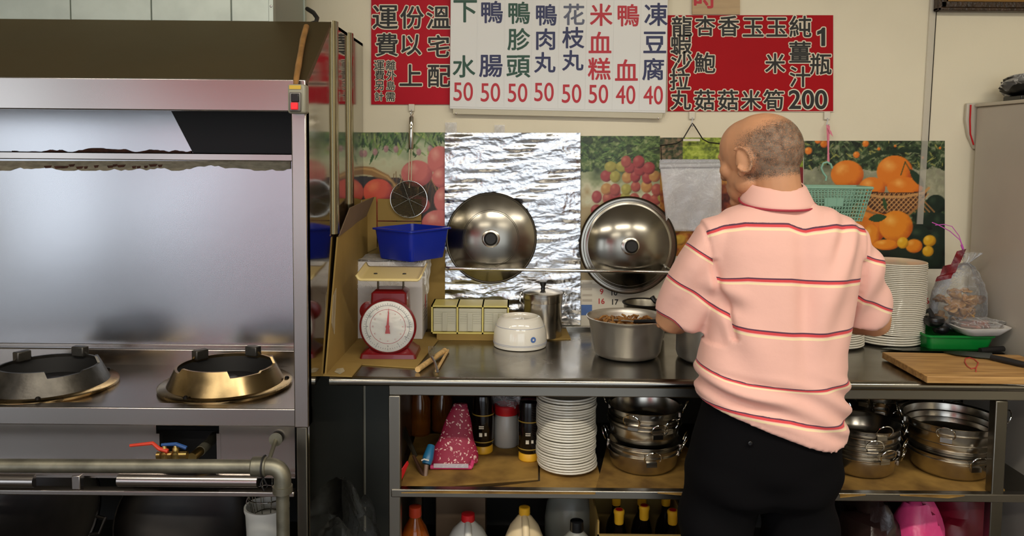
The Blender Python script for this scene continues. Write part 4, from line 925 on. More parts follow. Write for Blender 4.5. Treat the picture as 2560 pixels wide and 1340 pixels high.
def tray(u, v):
    x = (u-.5)*.195+.006; y = (v-.5)*.16; e = max(0, abs(u-.5)*2-.86)/.14; return (x, y, .245+.016*e*e+.10*(y+.02))
tm = obj('tray', MB().grid(tray, 28, 10), 'scale_tray', sc, smooth=60); so = tm.modifiers.new('t', 'SOLIDIFY'); so.thickness = .005; so.offset = 1
for s in (-1, 1): obj('tray_screw', MB().lathe([(.006,0),(.005,.002),(0,.002)], 16, (s*.043, -.015, .2508)), 'black_dull', sc)
sc.scale = (1.05, 1.05, 1.03)
# fork and sticks on the worktop
def flat_at(pts, z): return [Pz(x, y, z) for x, y in pts]
fz = Z0+.004
fk = thing('fork', 'small steel fork lying between two wooden sticks on the worktop', 'fork', Pz(1083, 900, Z0))
obj('handle', MB().tube([Pz(1094, 928, fz+.012), Pz(1087, 905, fz+.022), Pz(1080, 893, fz+.020)], [.0045, .0036, .004], 8), 'steel', fk, world=True)
obj('head', MB().prism(flat_at([(1074, 892), (1086, 890), (1089, 880), (1071, 881)], fz+.019), (0, 0, .002)), 'steel', fk, world=True)
for x in (1072, 1077, 1082, 1087): obj('tine', MB().tube([Pz(x, 884, fz+.0195), Pz(x+.5, 866, fz+.026)], .0016, 6), 'steel', fk, world=True)
o = obj('wooden_stick', MB().tube([Pz(1044, 924, Z0+.009), Pz(1112, 876, Z0+.012)], .0085, 12), 'wood'); tag(o, 'thick pale wooden stick lying behind the fork on the worktop', 'stick')
o = obj('wooden_stick', MB().tube([Pz(1091, 927, Z0+.005), Pz(1120, 876, Z0+.006)], .0045, 10), 'wood'); tag(o, 'thin wooden chopstick lying in front of the fork on the worktop', 'chopstick')

# organiser
oz = Z0+.0215; oy = ya+.004
og = thing('organiser_tray', 'cream plastic organiser with three clear drawers below the foil', 'organiser', (P(1175, 830, oy).x, oy+.06, oz))
ox0, ox1 = P(1078, 800, oy).x, P(1272, 800, oy).x; oz1 = oz+.098
th_ = .005
obj('shell', MB().box(ox0, ox1, oy, oy+.12, oz, oz+th_).box(ox0, ox1, oy, oy+.12, oz1-th_, oz1).box(ox0, ox1, oy+.115, oy+.12, oz, oz1), 'cream_plastic', og, world=True)
for k in range(4):
    x = ox0+(ox1-ox0-th_)*k/3; obj('divider', MB().box(x, x+th_, oy, oy+.12, oz, oz1), 'cream_plastic', og, world=True)
for k in range(3):
    x0 = ox0+(ox1-ox0-th_)*k/3+th_+.002; x1 = ox0+(ox1-ox0-th_)*(k+1)/3-.002
    d_ = obj('drawer', MB().box(x0, x1, oy+.006, oy+.009, oz+th_+.002, oz1-th_-.006).box(x0, x1, oy+.009, oy+.10, oz+th_+.002, oz+th_+.005), 'bin_clear', og, world=True, bevel=.001)
    obj('handle', MB().box((x0+x1)/2-.009, (x0+x1)/2+.009, oy-.001, oy+.006, oz+th_+.004, oz1-th_-.02), 'bin_clear', d_, world=True, bevel=.002)
    for j in range(6): obj('rib', MB().box(x0+.004, x1-.004, oy+.004, oy+.0062, oz+.036+j*.008, oz+.039+j*.008), 'bin_clear', d_, world=True)
    obj('white_card', MB().box(x0+.004, x1-.004, oy+.0102, oy+.012, oz+th_+.006, oz+.034), 'paper', d_, world=True)

# steel canister
cy_ = 2.775; cc = P(1356, 845, cy_); 
cn = thing('steel_canister', 'small covered steel pot with clips and a black lid knob', 'pot', (cc.x, cy_, Z0+.0042))
obj('body', MB().lathe([(.066,0),(.0675,.003),(.0675,.122),(.066,.124)], 48), 'pot_steel', cn, smooth=30)
obj('lid', MB().lathe([(.069,.122),(.0695,.124),(.0695,.148),(.071,.150),(.071,.153),(.066,.156),(.03,.163),(0,.165)], 48), 'pot_steel', cn, smooth=30)
obj('knob', MB().lathe([(.009,.162),(.007,.172),(.012,.184),(.013,.190),(.008,.192),(0,.192)], 24), 'black_plastic', cn)
for s in (-1, 1): obj('clip', MB().tube([(s*.0695, -.01, .112), (s*.080, -.01, .122), (s*.079, -.008, .148), (s*.071, -.004, .154)], .0022, 6).tube([(s*.0695, .01, .112), (s*.080, .01, .122), (s*.079, .008, .148), (s*.071, .004, .154)], .0022, 6), 'chrome', cn)
# upturned bowl with the emblem
by_ = 2.645; bc = P(1300, 860, by_)
bw = thing('ceramic_bowl', 'white upturned ceramic bowl with thin blue lines and a blue emblem', 'bowl', (bc.x, by_, Z0+.0005))
prof = [(.082,0),(.088,.002),(.0895,.012),(.0895,.03),(.086,.055),(.078,.080),(.070,.094),(.064,.099),(.060,.100),(.057,.096),(.055,.090),(0,.088)]
obj('shell', MB().lathe(prof, 64), 'ceramic', bw, smooth=60)
for z, r in ((.0135, .0898), (.0175, .0899), (.071, .0818)): obj('blue_line', MB().tube(arc((0,0,z), r, 0, 2*PI, 64, 'xy')[:-1], .0006, 4, closed=True), mat('line_blue', (150,160,190), .3), bw)
ea = R(-62); em = Matrix.Rotation(ea, 4, 'Z') @ Matrix.Rotation(PI/2-.06, 4, 'Y')
ec = (.0893*math.cos(ea), .0893*math.sin(ea), .037)
obj('emblem', MB().lathe([(.0095,0),(.0095,.0012),(.0, .0012)], 24, ec, em), 'ink_blue', bw)
obj('emblem_mark', MB().lathe([(.0035,.0012),(.0035,.0018),(.0, .0018)], 5, ec, em), 'ceramic', bw)

# aluminium pot with food
py_ = 2.53; pc = P(1567, 850, py_)
al = thing('aluminium_pot', 'wide dull aluminium pot filled with brown food on the worktop', 'pot', (pc.x, py_, Z0+.0005))
prof = [(0,0),(.085,0),(.100,.006),(.107,.018),(.122,.112),(.129,.121),(.131,.126),(.128,.128),(.122,.124),(.118,.112),(.103,.02),(.096,.01),(0,.008)]
obj('body', MB().lathe(prof, 72), 'aluminium', al, smooth=40)
mb = MB(); rr = random.Random(3)
for k in range(130):
    a = rr.uniform(0, 2*PI); r_ = .104*math.sqrt(rr.random()); c_ = Vector((r_*math.cos(a), r_*math.sin(a), .088+rr.uniform(0, .022)+.012*(1-r_/.1)))
    d = Vector((rr.uniform(-1,1), rr.uniform(-1,1), rr.uniform(-.3,.5))).normalized()*rr.uniform(.008, .018); mb.tube([c_-d, c_+Vector((0,0,.004)), c_+d], [.003, .0045, .0025], 5)
mb.lathe([(.108,.075),(.106,.09),(0,.094)], 32)
fo = obj('braised_food', MB().add([tuple(Vector(v)+Vector(al.location)) for v in mb.v], mb.f), 'food'); tag(fo, 'brown braised food strips heaped in the aluminium pot', 'food', kind='stuff')
sp = thing('ladle', 'steel ladle with a black handle resting in the aluminium pot', 'ladle', (pc.x, py_, Z0+.09))
obj('handle', MB().tube([P(1586, 804, py_-.06), P(1640, 803, py_-.10), P(1682, 800, py_-.13)], [.006, .0065, .006], 10), 'black_plastic', sp, world=True)
obj('neck', MB().tube([P(1588, 804, py_-.06), P(1535, 800, py_-.02)], .003, 8), 'steel', sp, world=True)
c_ = P(1520, 806, py_-.01)
obj('scoop', MB().lathe([(.024*math.sin(a), -.016*math.cos(a)) for a in [PI/2*i/6 for i in range(7)]]+[(.022*math.sin(a), -.014*math.cos(a)) for a in [PI/2*i/6 for i in range(6,-1,-1)]], 24, c_), 'pot_steel', sp, world=True)
# saucepan behind
dc_ = P(1612, 800, 2.76)
dp = thing('saucepan', 'dark rimmed saucepan standing behind the aluminium pot', 'pan', (dc_.x, 2.76, Z0+.0005))
obj('body', MB().lathe([(0,0),(.060,0),(.068,.008),(.074,.118),(.078,.124),(.076,.127),(.071,.120),(.064,.01),(0,.006)], 48), 'steel_dark', dp, smooth=40)
obj('rim', MB().tube(arc((0,0,.126), .077, 0, 2*PI, 48, 'xy')[:-1], .003, 6, closed=True), 'black_iron', dp)
obj('handle', MB().tube([(.02,-.02,.15), (.03,-.03,.135), (.05,-.055,.13)], [.009,.008,.005], 8), 'black_plastic', dp)
# stock pot half hidden by the man
sp_ = P(1795, 900, 2.50)
st = thing('stock_pot', 'tall plain steel stock pot half hidden behind the man', 'pot', (sp_.x, 2.50, Z0+.0005))
obj('body', MB().lathe([(0,0),(.115,0),(.128,.008),(.132,.02),(.132,.155),(.137,.158),(.137,.162),(.130,.162),(.128,.155),(.128,.02),(0,.006)], 64), 'aluminium', st, smooth=35)
for s in (-1, 1): obj('handle', MB().tube([(s*.132, -.03, .125), (s*.165, -.028, .130), (s*.165, .028, .130), (s*.132, .03, .125)], .005, 8), 'aluminium', st) if s > 0 else None

# ------------------------------------------------------------------ right end of the worktop
_o1 = ['', 'first', 'second', 'third', 'fourth', 'fifth', 'sixth', 'seventh', 'eighth', 'ninth', 'tenth', 'eleventh', 'twelfth', 'thirteenth', 'fourteenth', 'fifteenth', 'sixteenth', 'seventeenth', 'eighteenth', 'nineteenth']
def ORD(k):
    if k == 1: return 'topmost'
    if k < 20: return _o1[k]
    t_, u_ = divmod(k, 10); return {2: 'twent', 3: 'thirt', 4: 'fort'}[t_]+('ieth' if u_ == 0 else 'y-'+_o1[u_])
PL = MB().lathe([(0,0),(.058,0),(.062,.0015),(.094,.0050),(.0995,.0062),(.1012,.0085),(.1005,.0110),(.0985,.0116),(.094,.0098),(.06,.0045),(0,.004)], 40)
pmesh = None
def plate_stack(cx, cy, z, n, pitch, lab, grp, s=1.0, mt='plate_white', jit=.0012, sxy=None, seed=0, alt=None):
    global pmesh
    rr = random.Random(seed); first = None; wx = wy_ = 0
    for k in range(n):
        wx = max(-.007, min(.007, wx+rr.uniform(-jit, jit)))
        if first is None:
            o = obj('plate', PL, mt, smooth=50, base=False); first = o
        else:
            o = first.copy(); C.objects.link(o)
        o.location = (cx+wx, cy+rr.uniform(-jit, jit), z+k*pitch); o.rotation_euler = (0, 0, rr.uniform(0, 6))
        sc_ = sxy if sxy else (s, s); o.scale = (sc_[0], sc_[1], max(.6, pitch/.0068))
        if sxy: o.rotation_euler = (0, 0, rr.uniform(-.02, .02))
        tag(o, '%s %s' % (ORD(n-k), lab), 'plate', grp)
        if alt and rr.random() < .4:
            o.material_slots[0].link = 'OBJECT'; o.material_slots[0].material = M[alt]
    return first
c1 = P(2228, 860, 2.735)
plate_stack(c1.x-.012, 2.735, Z0+.0006, 4, .0085, 'of the four larger oval plates under the tall white stack', 'oval plates under the tall stack', sxy=(1.08, 1.0), seed=1)
plate_stack(c1.x, 2.735, Z0+.0006+4*.0085+.002, 38, .0064, 'white plate counted down the tall stack right of the man', 'tall plate stack on the worktop', s=1.02, seed=2, jit=.0008)
c2 = P(2080, 858, 2.70)
plate_stack(c2.x, 2.70, Z0+.0006, 9, .0078, 'white plate counted down the short stack behind the man\'s elbow', 'short plate stack on the worktop', s=1.02, seed=3)
# green tray with dark ladles, bag and white parcel
gx0, gx1 = P(2312, 860, 2.62).x, P(2484, 860, 2.62).x; gy0, gy1 = 2.605, 2.80
gt = thing('green_tray', 'bright green plastic tray in the corner by the refrigerator', 'tray', ((gx0+gx1)/2, (gy0+gy1)/2, Z0+.0006))
gw, gd = gx1-gx0, gy1-gy0
obj('shell', MB().loft([rrect(gw-.03, gd-.03, .015, 0), rrect(gw-.006, gd-.006, .018, .046), rrect(gw+.006, gd+.006, .02, .048), rrect(gw+.006, gd+.006, .02, .053), rrect(gw-.006, gd-.006, .018, .054), rrect(gw-.012, gd-.012, .016, .046), rrect(gw-.034, gd-.034, .012, .004)]), 'green_tray', gt, smooth=35)
for i, (x, y, lab, r_) in enumerate(((2335, 800, 'black soup ladle standing in the green tray next to the plates', .032), (2352, 822, 'black soup ladle lying low at the front of the green tray', .026), (2386, 815, 'black soup ladle under the bag in the green tray', .028))):
    c_ = P(x, y, 2.65+.02*i); t = thing('black_ladle', lab, 'ladle', (c_.x, 2.65+.02*i, Z0+.006), group='black ladles in the green tray')
    b_ = Vector((c_.x, 2.65+.02*i, c_.z))
    obj('bowl', MB().lathe([(r_*math.sin(a), -r_*.8*math.cos(a)) for a in [PI*.62*k/10 for k in range(11)]], 24, b_), 'black_plastic', t, world=True)
    obj('handle', MB().tube([b_+Vector((0, .0, .0)), b_+Vector((-.006, .02, .03-.02*i)), b_+Vector((.02*i, .09, .0+.012*i))], [.01, .007, .006], 8), 'black_plastic', t, world=True)
bgc = P(2397, 735, 2.715)
bx_, by2 = bgc.x, 2.715
rr = random.Random(8); zb_ = Z0+.055
for k in range(34):
    a = rr.uniform(0, 2*PI); hh = rr.random(); r_ = (.068 if hh < .8 else .045)*math.sqrt(rr.random()); c_ = Vector((bx_+r_*math.cos(a)*1.0, by2+r_*math.sin(a)*.75, zb_+.022+hh*.105))
    mb = MB(); ph = rr.uniform(0, 6); s_ = rr.uniform(.018, .027); cu = rr.uniform(8, 22)
    Rm = Matrix.Rotation(rr.uniform(0, 6), 3, 'Z') @ Matrix.Rotation(rr.uniform(-1.2, 1.2), 3, 'X')
    def ff(u, v):
        x, y = (u-.5)*2, (v-.5)*2; q = math.hypot(x, y) or 1e-6; k_ = max(abs(x), abs(y))/q; x, y = x*k_, y*k_
        rad = s_*(1+.14*math.sin(3*math.atan2(y, x)+ph)); return c_+Rm @ Vector((x*rad, y*rad*.8, cu*(x*x)*rad*rad+.003*math.sin(5*x+ph)+.002*math.sin(7*y)))
    mb.grid(ff, 6, 6); o = obj('fried_piece', mb, 'fried', smooth=180)
    so = o.modifiers.new('t', 'SOLIDIFY'); so.thickness = .004
    tag(o, 'brown puffed fried piece inside the clear bag', 'food', 'fried pieces in the clear bag')
bag = thing('food_bag', 'clear plastic bag of fried pieces tied with a purple ribbon', 'bag', (bx_, by2, zb_))
def bagr(z, w_, d_, ox=0, tw=0, n=48, seed=0):
    out = []
    for i in range(n):
        a = 2*PI*i/n; f = 1+tw*(math.sin(a*7+z*60)+.6*math.sin(a*11-z*40+1)); out.append((bx_+ox+w_*math.cos(a)*f, by2+d_*math.sin(a)*f, z))
    return out
rings = [bagr(zb_+.002, .05, .04), bagr(zb_+.008, .075, .06, 0, .015), bagr(zb_+.03, .090, .07, 0, .02), bagr(zb_+.075, .094, .072, 0, .025), bagr(zb_+.125, .088, .066, 0, .035), bagr(zb_+.16, .074, .055, .004, .05), bagr(zb_+.195, .050, .035, .010, .09), bagr(zb_+.215, .03, .02, .014, .16), bagr(zb_+.228, .008, .008, .020, .1)]
obj('clear_film', MB().loft(rings, cap=True), 'film_bag', bag, world=True, smooth=180)
fl = [bagr(zb_+.228, .008, .008, .020), bagr(zb_+.245, .022, .014, .03, .2), bagr(zb_+.262, .035, .02, .034, .25)]
obj('gathered_neck', MB().loft(fl, cap=False), 'film_bag', bag, world=True, smooth=180)
def tagfn(u, v): 
    x = 2335+u*62+v*20*(1-u)+30*(1-v)*u; y = 722-v*95-u*22*(1-v*.3)
    return P(x, y, 2.655+.012*math.sin(u*6+v*4))
obj('red_label', MB().grid(lambda u, v: P(2338+40*u+22*v, 704-38*v-8*u-4*math.sin(v*9), by2-.050+.016*v+.004*math.sin(u*5+v*6)), 8, 8).grid(lambda u, v: P(2376+24*u+16*v, 664-36*v-6*u, by2-.036+.014*v+.004*math.sin(u*4+v*8)), 6, 6), mat('label_red', (112,10,24), .4, var=.5, vscale=30, bump=.4), bag, world=True, smooth=180)
obj('ribbon', MB().tube([P(2408, 620, by2-.01), P(2400, 600, by2-.01), P(2375, 578, by2-.005), P(2345, 562, by2), P(2330, 556, by2)], .0016, 5).tube([P(2408, 620, by2-.01), P(2398, 590, by2-.01), P(2380, 566, by2), P(2360, 561, by2), P(2338, 563, by2)], .0014, 5).tube([P(2408, 624, by2-.01), P(2404, 612, by2-.012)], .004, 8), 'magenta_ribbon', bag, world=True)
wpc = P(2462, 825, 2.60)
wp_ = thing('foam_parcel', 'white foam tray in a plastic bag lying on the green tray edge', 'parcel', (wpc.x, 2.64, Z0+.055))
obj('foam_tray', MB().loft([[(wpc.x+x, 2.64+y, Z0+.056+z+.10*(x+.08)*.25) for x, y, z in rrect(w_, d_, .03, z_, 6)] for w_, d_, z_ in ((.12,.10,0), (.165,.13,.022), (.170,.134,.026), (.158,.122,.027), (.118,.09,.010))]), 'styro', wp_, world=True, smooth=60)
obj('plastic_cover', blob((wpc.x+.004, 2.65, Z0+.088), .084, .060, .020, 21, .12), 'film', wp_, world=True)
obj('pink_content', blob((wpc.x-.005, 2.655, Z0+.084), .05, .036, .014, 22, .2), mat('meat_pink', (206,140,124), .5, var=.3), wp_, world=True)
# cutting board, knives, rubber band
bz0 = Z0+.0006; bz1 = Z0+.0245
cbp = [Pz(2205, 880, bz1), Pz(2318, 941, bz1), Vector((1.59, 2.222, bz1)), Vector((1.60, 2.478, bz1))]
bd = thing('cutting_board', 'long worn wooden cutting board lying at the right of the worktop', 'cutting board', (1.38, 2.36, bz0))
obj('board', MB().prism([(v.x, v.y, bz0+.004) for v in cbp], (0, 0, .0205)), 'board_wood', bd, world=True, bevel=.002)
obj('board_foot', MB().prism([(v.x+dx, v.y+dy, bz0) for v, dx, dy in ((cbp[0], .02, -.02), (cbp[1], .02, .04), (cbp[2], -.02, .05), (cbp[3], -.02, -.02))], (0, 0, .0042)), 'cardboard_brown', bd, world=True)
obj('paper_slip', MB().prism([Pz(2455, 957, bz0+.0015), Pz(2560, 964, bz0+.0015), Pz(2600, 966, bz0+.0015), Pz(2600, 955, bz0+.0015), Pz(2455, 953, bz0+.0015)], (0,0,.001)), 'paper', bd, world=True)
def knife(lab, hpts, bpts, z):
    t = thing('kitchen_knife', lab, 'knife', Pz(*hpts[0], z))
    obj('handle', MB().tube([Pz(x, y, z+.010) for x, y in hpts], [.0085, .010, .0095, .0085][:len(hpts)], 12), 'black_dull', t, world=True)
    obj('blade', MB().prism([Pz(x, y, z+.004) for x, y in bpts], (0, 0, .002)), mat('blade', (70,76,66), .22, 1), t, world=True)
knife('black handled knife lying across the cutting board', [(2478, 893), (2510, 900), (2545, 908), (2590, 918)], [(2358, 881), (2400, 879), (2480, 884), (2484, 898), (2440, 894), (2390, 888)], bz1+.0006)
knife('second black handled knife lying behind the cutting board', [(2450, 876), (2480, 874), (2508, 872)], [(2202, 872), (2250, 868), (2452, 870), (2452, 879), (2260, 878)], Z0+.0006)
o = obj('rubber_band', MB().tube([Pz(x, y, bz1+.003) for x, y in ((2412, 905), (2414, 896), (2424, 894), (2436, 898), (2446, 907), (2440, 919), (2428, 922), (2418, 915))], .0014, 6, closed=True).tube([Pz(2440, 919, bz1+.003), Pz(2440, 929, bz1+.003)], .0014, 6), 'rubber_red'); tag(o, 'thin red rubber band lying on the cutting board', 'rubber band')
# ------------------------------------------------------------------ shelf under the worktop
SZ = .500
def shelf_sheet(lab, pts, z, th=.004, mt='cardboard_wet', sag=0):
    q = [Pz(x, y, z) for x, y in pts]; o = obj('cardboard_sheet', MB().prism(q, (0,0,th)), mt); return tag(o, lab, 'cardboard')
shelf_sheet('stained cardboard liner at the left of the shelf under the flowered pouch', [(1000, 1226), (1345, 1200), (1345, 1130), (1320, 1088), (1040, 1088)], SZ+.0005, .006)
shelf_sheet('stained cardboard layer on the shelf in front of the white plates', [(1003, 1233), (1488, 1236), (1500, 1190), (1480, 1120), (1350, 1120), (1350, 1205), (1180, 1225)], SZ+.0007, .0025)
shelf_sheet('stained cardboard under the middle stack of steel pots', [(1490, 1222), (1720, 1240), (1780, 1180), (1700, 1105), (1520, 1105), (1504, 1170)], SZ+.0005, .004)
shelf_sheet('stained cardboard under the right stacks of steel pots', [(2100, 1245), (2190, 1236), (2370, 1246), (2512, 1228), (2430, 1120), (2080, 1120)], SZ+.0005, .004)
ps = P(1418, 1205, 2.45)
plate_stack(ps.x, 2.448, SZ+.0068, 28, .0083, 'cream plate counted down the stack on the shelf under the worktop', 'plate stack on the shelf', s=.925, seed=12, jit=.0030, mt='plate_cream', alt='plate_white')
# nested steel pots with ring handles
def make_pot(r, h, lab, grp):
    t = thing('steel_pot', lab, 'pot', (0,0,0), group=grp)
    k = r/.115
    obj('body', MB().lathe([(0,0),(r*.70,0),(r*.82,.004),(r*.90,.016),(r*.955,h-.004),(r,h-.001),(r+.001,h+.0006),(r-.001,h+.0012),(r*.94,h-.003),(r*.885,.018),(r*.80,.006),(0,.002)], 56), 'pot_steel', t, smooth=45)
    for s in (0, 1):
        a = s*PI; d = Vector((math.cos(a), math.sin(a), 0)); pp = []
        for i in range(15):
            q = -PI*.72+PI*1.44*i/14; pp.append(d*(r*.965+.006+.008*(1+math.cos(q)))+Vector((-d.y, d.x, 0))*.026*math.sin(q)+Vector((0,0,h-.014+.021*(1+math.cos(q)))))
        hd = obj('handle', MB().tube(pp, .0019, 7), 'chrome', t)
        obj('lug', MB().box(-.001, .005, -.016, .016, h-.024, h-.010, 0).add([], []), 'pot_steel', hd); bb = hd.children[0]
        bb.location = d*(r*.945); bb.rotation_euler = (0, 0, a)
    return t
def pot_stack(cx, cy, items, lab, grp, seed):
    rr = random.Random(seed); protos = {}
    for k_, (r, h, zr, rz) in enumerate(items):      # zr: height of the rim
        key = (r, h)
        if key not in protos: o = protos[key] = make_pot(r, h, lab, grp); 
        else: o = dup(protos[key], (0,0,0))
        o['label'] = '%s %s' % ('lowest' if k_ == 0 else ORD(len(items)-k_), lab)
        o.location = (cx+rr.uniform(-.002, .002), cy+rr.uniform(-.002, .002), zr-h); o.rotation_euler = (0, 0, rz)
zb0 = SZ+.0052
pm = P(1608, 1190, 2.465)
pot_stack(pm.x, 2.465, [(.115,.060,zb0+.060,R(-86)), (.115,.060,zb0+.078,R(-24)), (.115,.060,zb0+.091,R(-12)), (.115,.060,zb0+.145,R(-78)), (.115,.060,zb0+.158,R(-58)), (.115,.060,zb0+.170,R(-118)), (.115,.060,zb0+.198,R(-22))], 'ring handled steel pot of the stack left of the man', 'pot stack left of the man', 1)
pr_ = P(2372, 1200, 2.455)
pot_stack(pr_.x, 2.455, [(.127,.062,zb0+.062,R(-85)), (.127,.062,zb0+.076,R(-34)), (.127,.062,zb0+.088,R(-46)), (.131,.062,zb0+.116,R(-52)), (.131,.062,zb0+.130,R(-18)), (.138,.066,zb0+.148,R(-125)), (.146,.070,zb0+.172,R(-12))], 'ring handled steel pot of the stack at the far right', 'pot stack at the far right', 2)
pl2 = P(2150, 1200, 2.455)
pot_stack(pl2.x, 2.455, [(.110,.060,zb0+.060,R(-30)), (.110,.060,zb0+.076,R(-75)), (.110,.060,zb0+.090,R(-28)), (.110,.060,zb0+.106,R(-95)), (.110,.060,zb0+.128,R(-12)), (.110,.060,zb0+.150,R(-84))], 'ring handled steel pot of the stack beside the man\'s right hip', 'pot stack beside the man\'s hip', 3)
pb2 = P(2190, 1100, 2.73)
pot_stack(pb2.x, 2.735, [(.105,.06,SZ+.061+k*.024, R(-20-30*k)) for k in range(7)], 'ring handled steel pot of the dim stack at the shelf back', 'pot stack at the back', 4)
# left end of the shelf
fz_ = SZ+.007
# flowered pouch
fb = P(1130, 1180, 2.42)
fp = thing('flowered_pouch', 'crimson flowered cloth pouch with a pink zip standing on the shelf', 'pouch', (fb.x, 2.44, fz_))
rings = []
for k in range(9):
    v = k/8; w_ = (.058*(1-v)**1.0+.022)*(1+.05*math.sin(v*11)); d_ = .03*(1-v*.7); cx_ = fb.x+.0+.022*v; zz = fz_+.012+.17*v
    rings.append([(cx_+w_*math.cos(a)*(1+.04*math.sin(3*a+v*5)), 2.44+.05*v+d_*math.sin(a), zz) for a in [2*PI*i/28 for i in range(28)]])
obj('cloth', MB().loft(rings), 'flowered', fp, world=True, smooth=60)
obj('zip_band', MB().tube([(fb.x-.066, 2.41, fz_+.008), (fb.x+.062, 2.41, fz_+.008)], .0075, 10).tube([(fb.x+.060, 2.41, fz_+.008), (fb.x+.066, 2.41, fz_+.03)], .006, 8), mat('zip_pink', (206,60,110), .5), fp, world=True)
obj('clear_edge', MB().box(fb.x-.055, fb.x+.052, 2.398, 2.402, fz_+.010, fz_+.022), 'film_hazy', fp, world=True)
# sauce bottles standing on their yellow caps
for px, lab in ((1207, 'dark sauce bottle on its yellow cap behind the flowered pouch'), (1322, 'dark sauce bottle with gold lettering on its yellow cap beside the plates')):
    Yb = 2.56 if px < 1300 else 2.50
    c_ = P(px, 1135, Yb); t = thing('sauce_bottle', lab, 'bottle', (c_.x, Yb, fz_), group='upturned sauce bottles')
    obj('cap', MB().lathe([(.030,0),(.033,.004),(.033,.022),(.031,.026),(0,.026)], 28), 'yellow_cap', t, smooth=30)
    obj('body', MB().lathe([(.030,.026),(.035,.032),(.0355,.12),(.033,.145),(.034,.17),(.030,.19),(0,.192)], 32), 'bottle_dark', t, smooth=40)
    for z in (.040, .128): obj('gold_band', MB().lathe([(.0357,z),(.0362,z+.001),(.0362,z+.003),(.0357,z+.004)], 32, closed=True), 'label_gold', t)
    for i, (dx, w_, h_) in enumerate(((-.006, .010, .012), (.010, .007, .010), (-.004, .016, .003), (-.004, .016, .003))):
        z = (.062, .064, .088, .094)[i]; yy = -math.sqrt(.0360**2-dx*dx); obj('print_mark', MB().box(dx-w_/2, dx+w_/2, yy-.0012, yy+.002, z, z+h_), 'ink_cream', t)
jc = P(1265, 1125, 2.60)
jr = thing('salt_jar', 'clear plastic jar of white salt with a red lid on the shelf', 'jar', (jc.x, 2.62, fz_))
obj('jar', MB().lathe([(.036,0),(.042,.006),(.044,.05),(.042,.095),(.036,.106),(.036,.112),(0,.112)], 32), 'salt', jr, smooth=50)
obj('lid', MB().lathe([(.040,.110),(.041,.112),(.041,.138),(.038,.141),(0,.141)], 32), 'red_plastic', jr, smooth=30)
obj('bag_over', blob((jc.x, 2.62, fz_+.165), .05, .04, .045, 31, .2), 'film', jr, world=True)
for px, Yb, lab, h_ in ((1050, 2.72, 'tall dim brown glass bottle at the back left of the shelf', .2), (1105, 2.76, 'dim dark bottle at the back of the shelf behind the pouch', .18)):
    c_ = P(px, 1100, Yb); t = thing('glass_bottle', lab, 'bottle', (c_.x, Yb, fz_))
    obj('body', MB().lathe([(.034,0),(.037,.004),(.037,h_*.6),(.016,h_*.8),(.014,h_)], 28), 'amber', t, smooth=40)
    obj('cap', MB().lathe([(.016,h_),(.016,h_+.02),(0,h_+.02)], 20), 'black_plastic', t)
# cleaver, brush and red handle
cv = thing('cleaver', 'rusty cleaver leaning in the left corner of the shelf', 'knife', P(1055, 1195, 2.36))
obj('handle', MB().tube([P(1062, 1196, 2.36), P(1046, 1165, 2.40), P(1034, 1140, 2.43)], [.007, .006, .005], 8), mat('handle_brown', (70,44,28), .5, var=.3), cv, world=True)
obj('blade', MB().prism([P(1036, 1145, 2.43), P(1044, 1140, 2.43), P(1012, 1062, 2.52), P(1000, 1075, 2.52)], (0, .003, 0)), 'steel_dark', cv, world=True)
br = thing('scrub_brush', 'blue plastic brush with a grey tip beside the flowered pouch', 'brush', P(1062, 1198, 2.37))
obj('head', MB().tube([P(1066, 1160, 2.38), P(1070, 1145, 2.39), P(1078, 1115, 2.42)], [.014, .017, .012], 12), 'blue_plastic', br, world=True)
obj('grip', MB().tube([P(1063, 1198, 2.36), P(1066, 1162, 2.38)], [.006, .007], 10), mat('grip_grey', (120,96,80), .5), br, world=True)
obj('white_band', MB().tube([P(1054, 1151, 2.365), P(1060, 1148, 2.362), P(1072, 1151, 2.365)], .0025, 6), 'jug_white', br, world=True)
rk = obj('red_scraper', MB().prism([P(1000, 1178, 2.33), P(1018, 1152, 2.36), P(1022, 1160, 2.36), P(1002, 1206, 2.33)], (0, .006, 0)), 'red_plastic', bevel=.002); tag(rk, 'bright red scraper leaning against the left table leg', 'scraper')
pb3 = P(1285, 1012, 2.60); o = obj('crimson_bag', blob((pb3.x+.03, 2.70, SZ+.21), .09, .05, .035, 33, .2), 'dark_red_bag'); tag(o, 'dim crimson plastic bag stuffed above the salt jar', 'bag')

# ------------------------------------------------------------------ bottom shelf: jugs, crate, bags
BZ = .1105
def jug(px, Yb, top, w_, mt, cap, lab, capr=.019, handle=True, caph=.018):
    c_ = P(px, 1300, Yb); h_ = top-BZ; t = thing('jug', lab, 'bottle', (c_.x, Yb, BZ))
    hb = h_-caph
    obj('body', MB().lathe([(0,0),(w_*.92,0),(w_,.012),(w_,hb*.52),(w_*.93,hb*.68),(w_*.68,hb*.84),(w_*.36,hb*.95),(capr*.85,hb*.985),(capr*.85,hb)], 40), mt, t, smooth=45)
    obj('cap', MB().lathe([(capr,hb-.004),(capr*1.04,hb),(capr,hb+caph),(capr*.8,hb+caph+.002),(0,hb+caph+.002)], 24), cap, t, smooth=30)
    if handle: obj('handle', MB().tube([(0, -capr*.8, hb*.965), (.002, -w_*.42, hb*.955), (.004, -w_*.80, hb*.86), (.004, -w_*1.0, hb*.66)], [.010, .011, .012, .011], 12), mt, t)
    return t
jug(1038, 2.42, P(1038, 1266, 2.42).z, .050, 'orange_oil', mat('cap_orange', (186,60,30), .4), 'orange bottle of oil with a red cap at the left of the bottom shelf', .019, False, .026)
jug(1170, 2.46, P(1172, 1284, 2.46).z, .072, 'jug_white', 'red_plastic', 'white plastic jug with a red cap on the bottom shelf', .021)
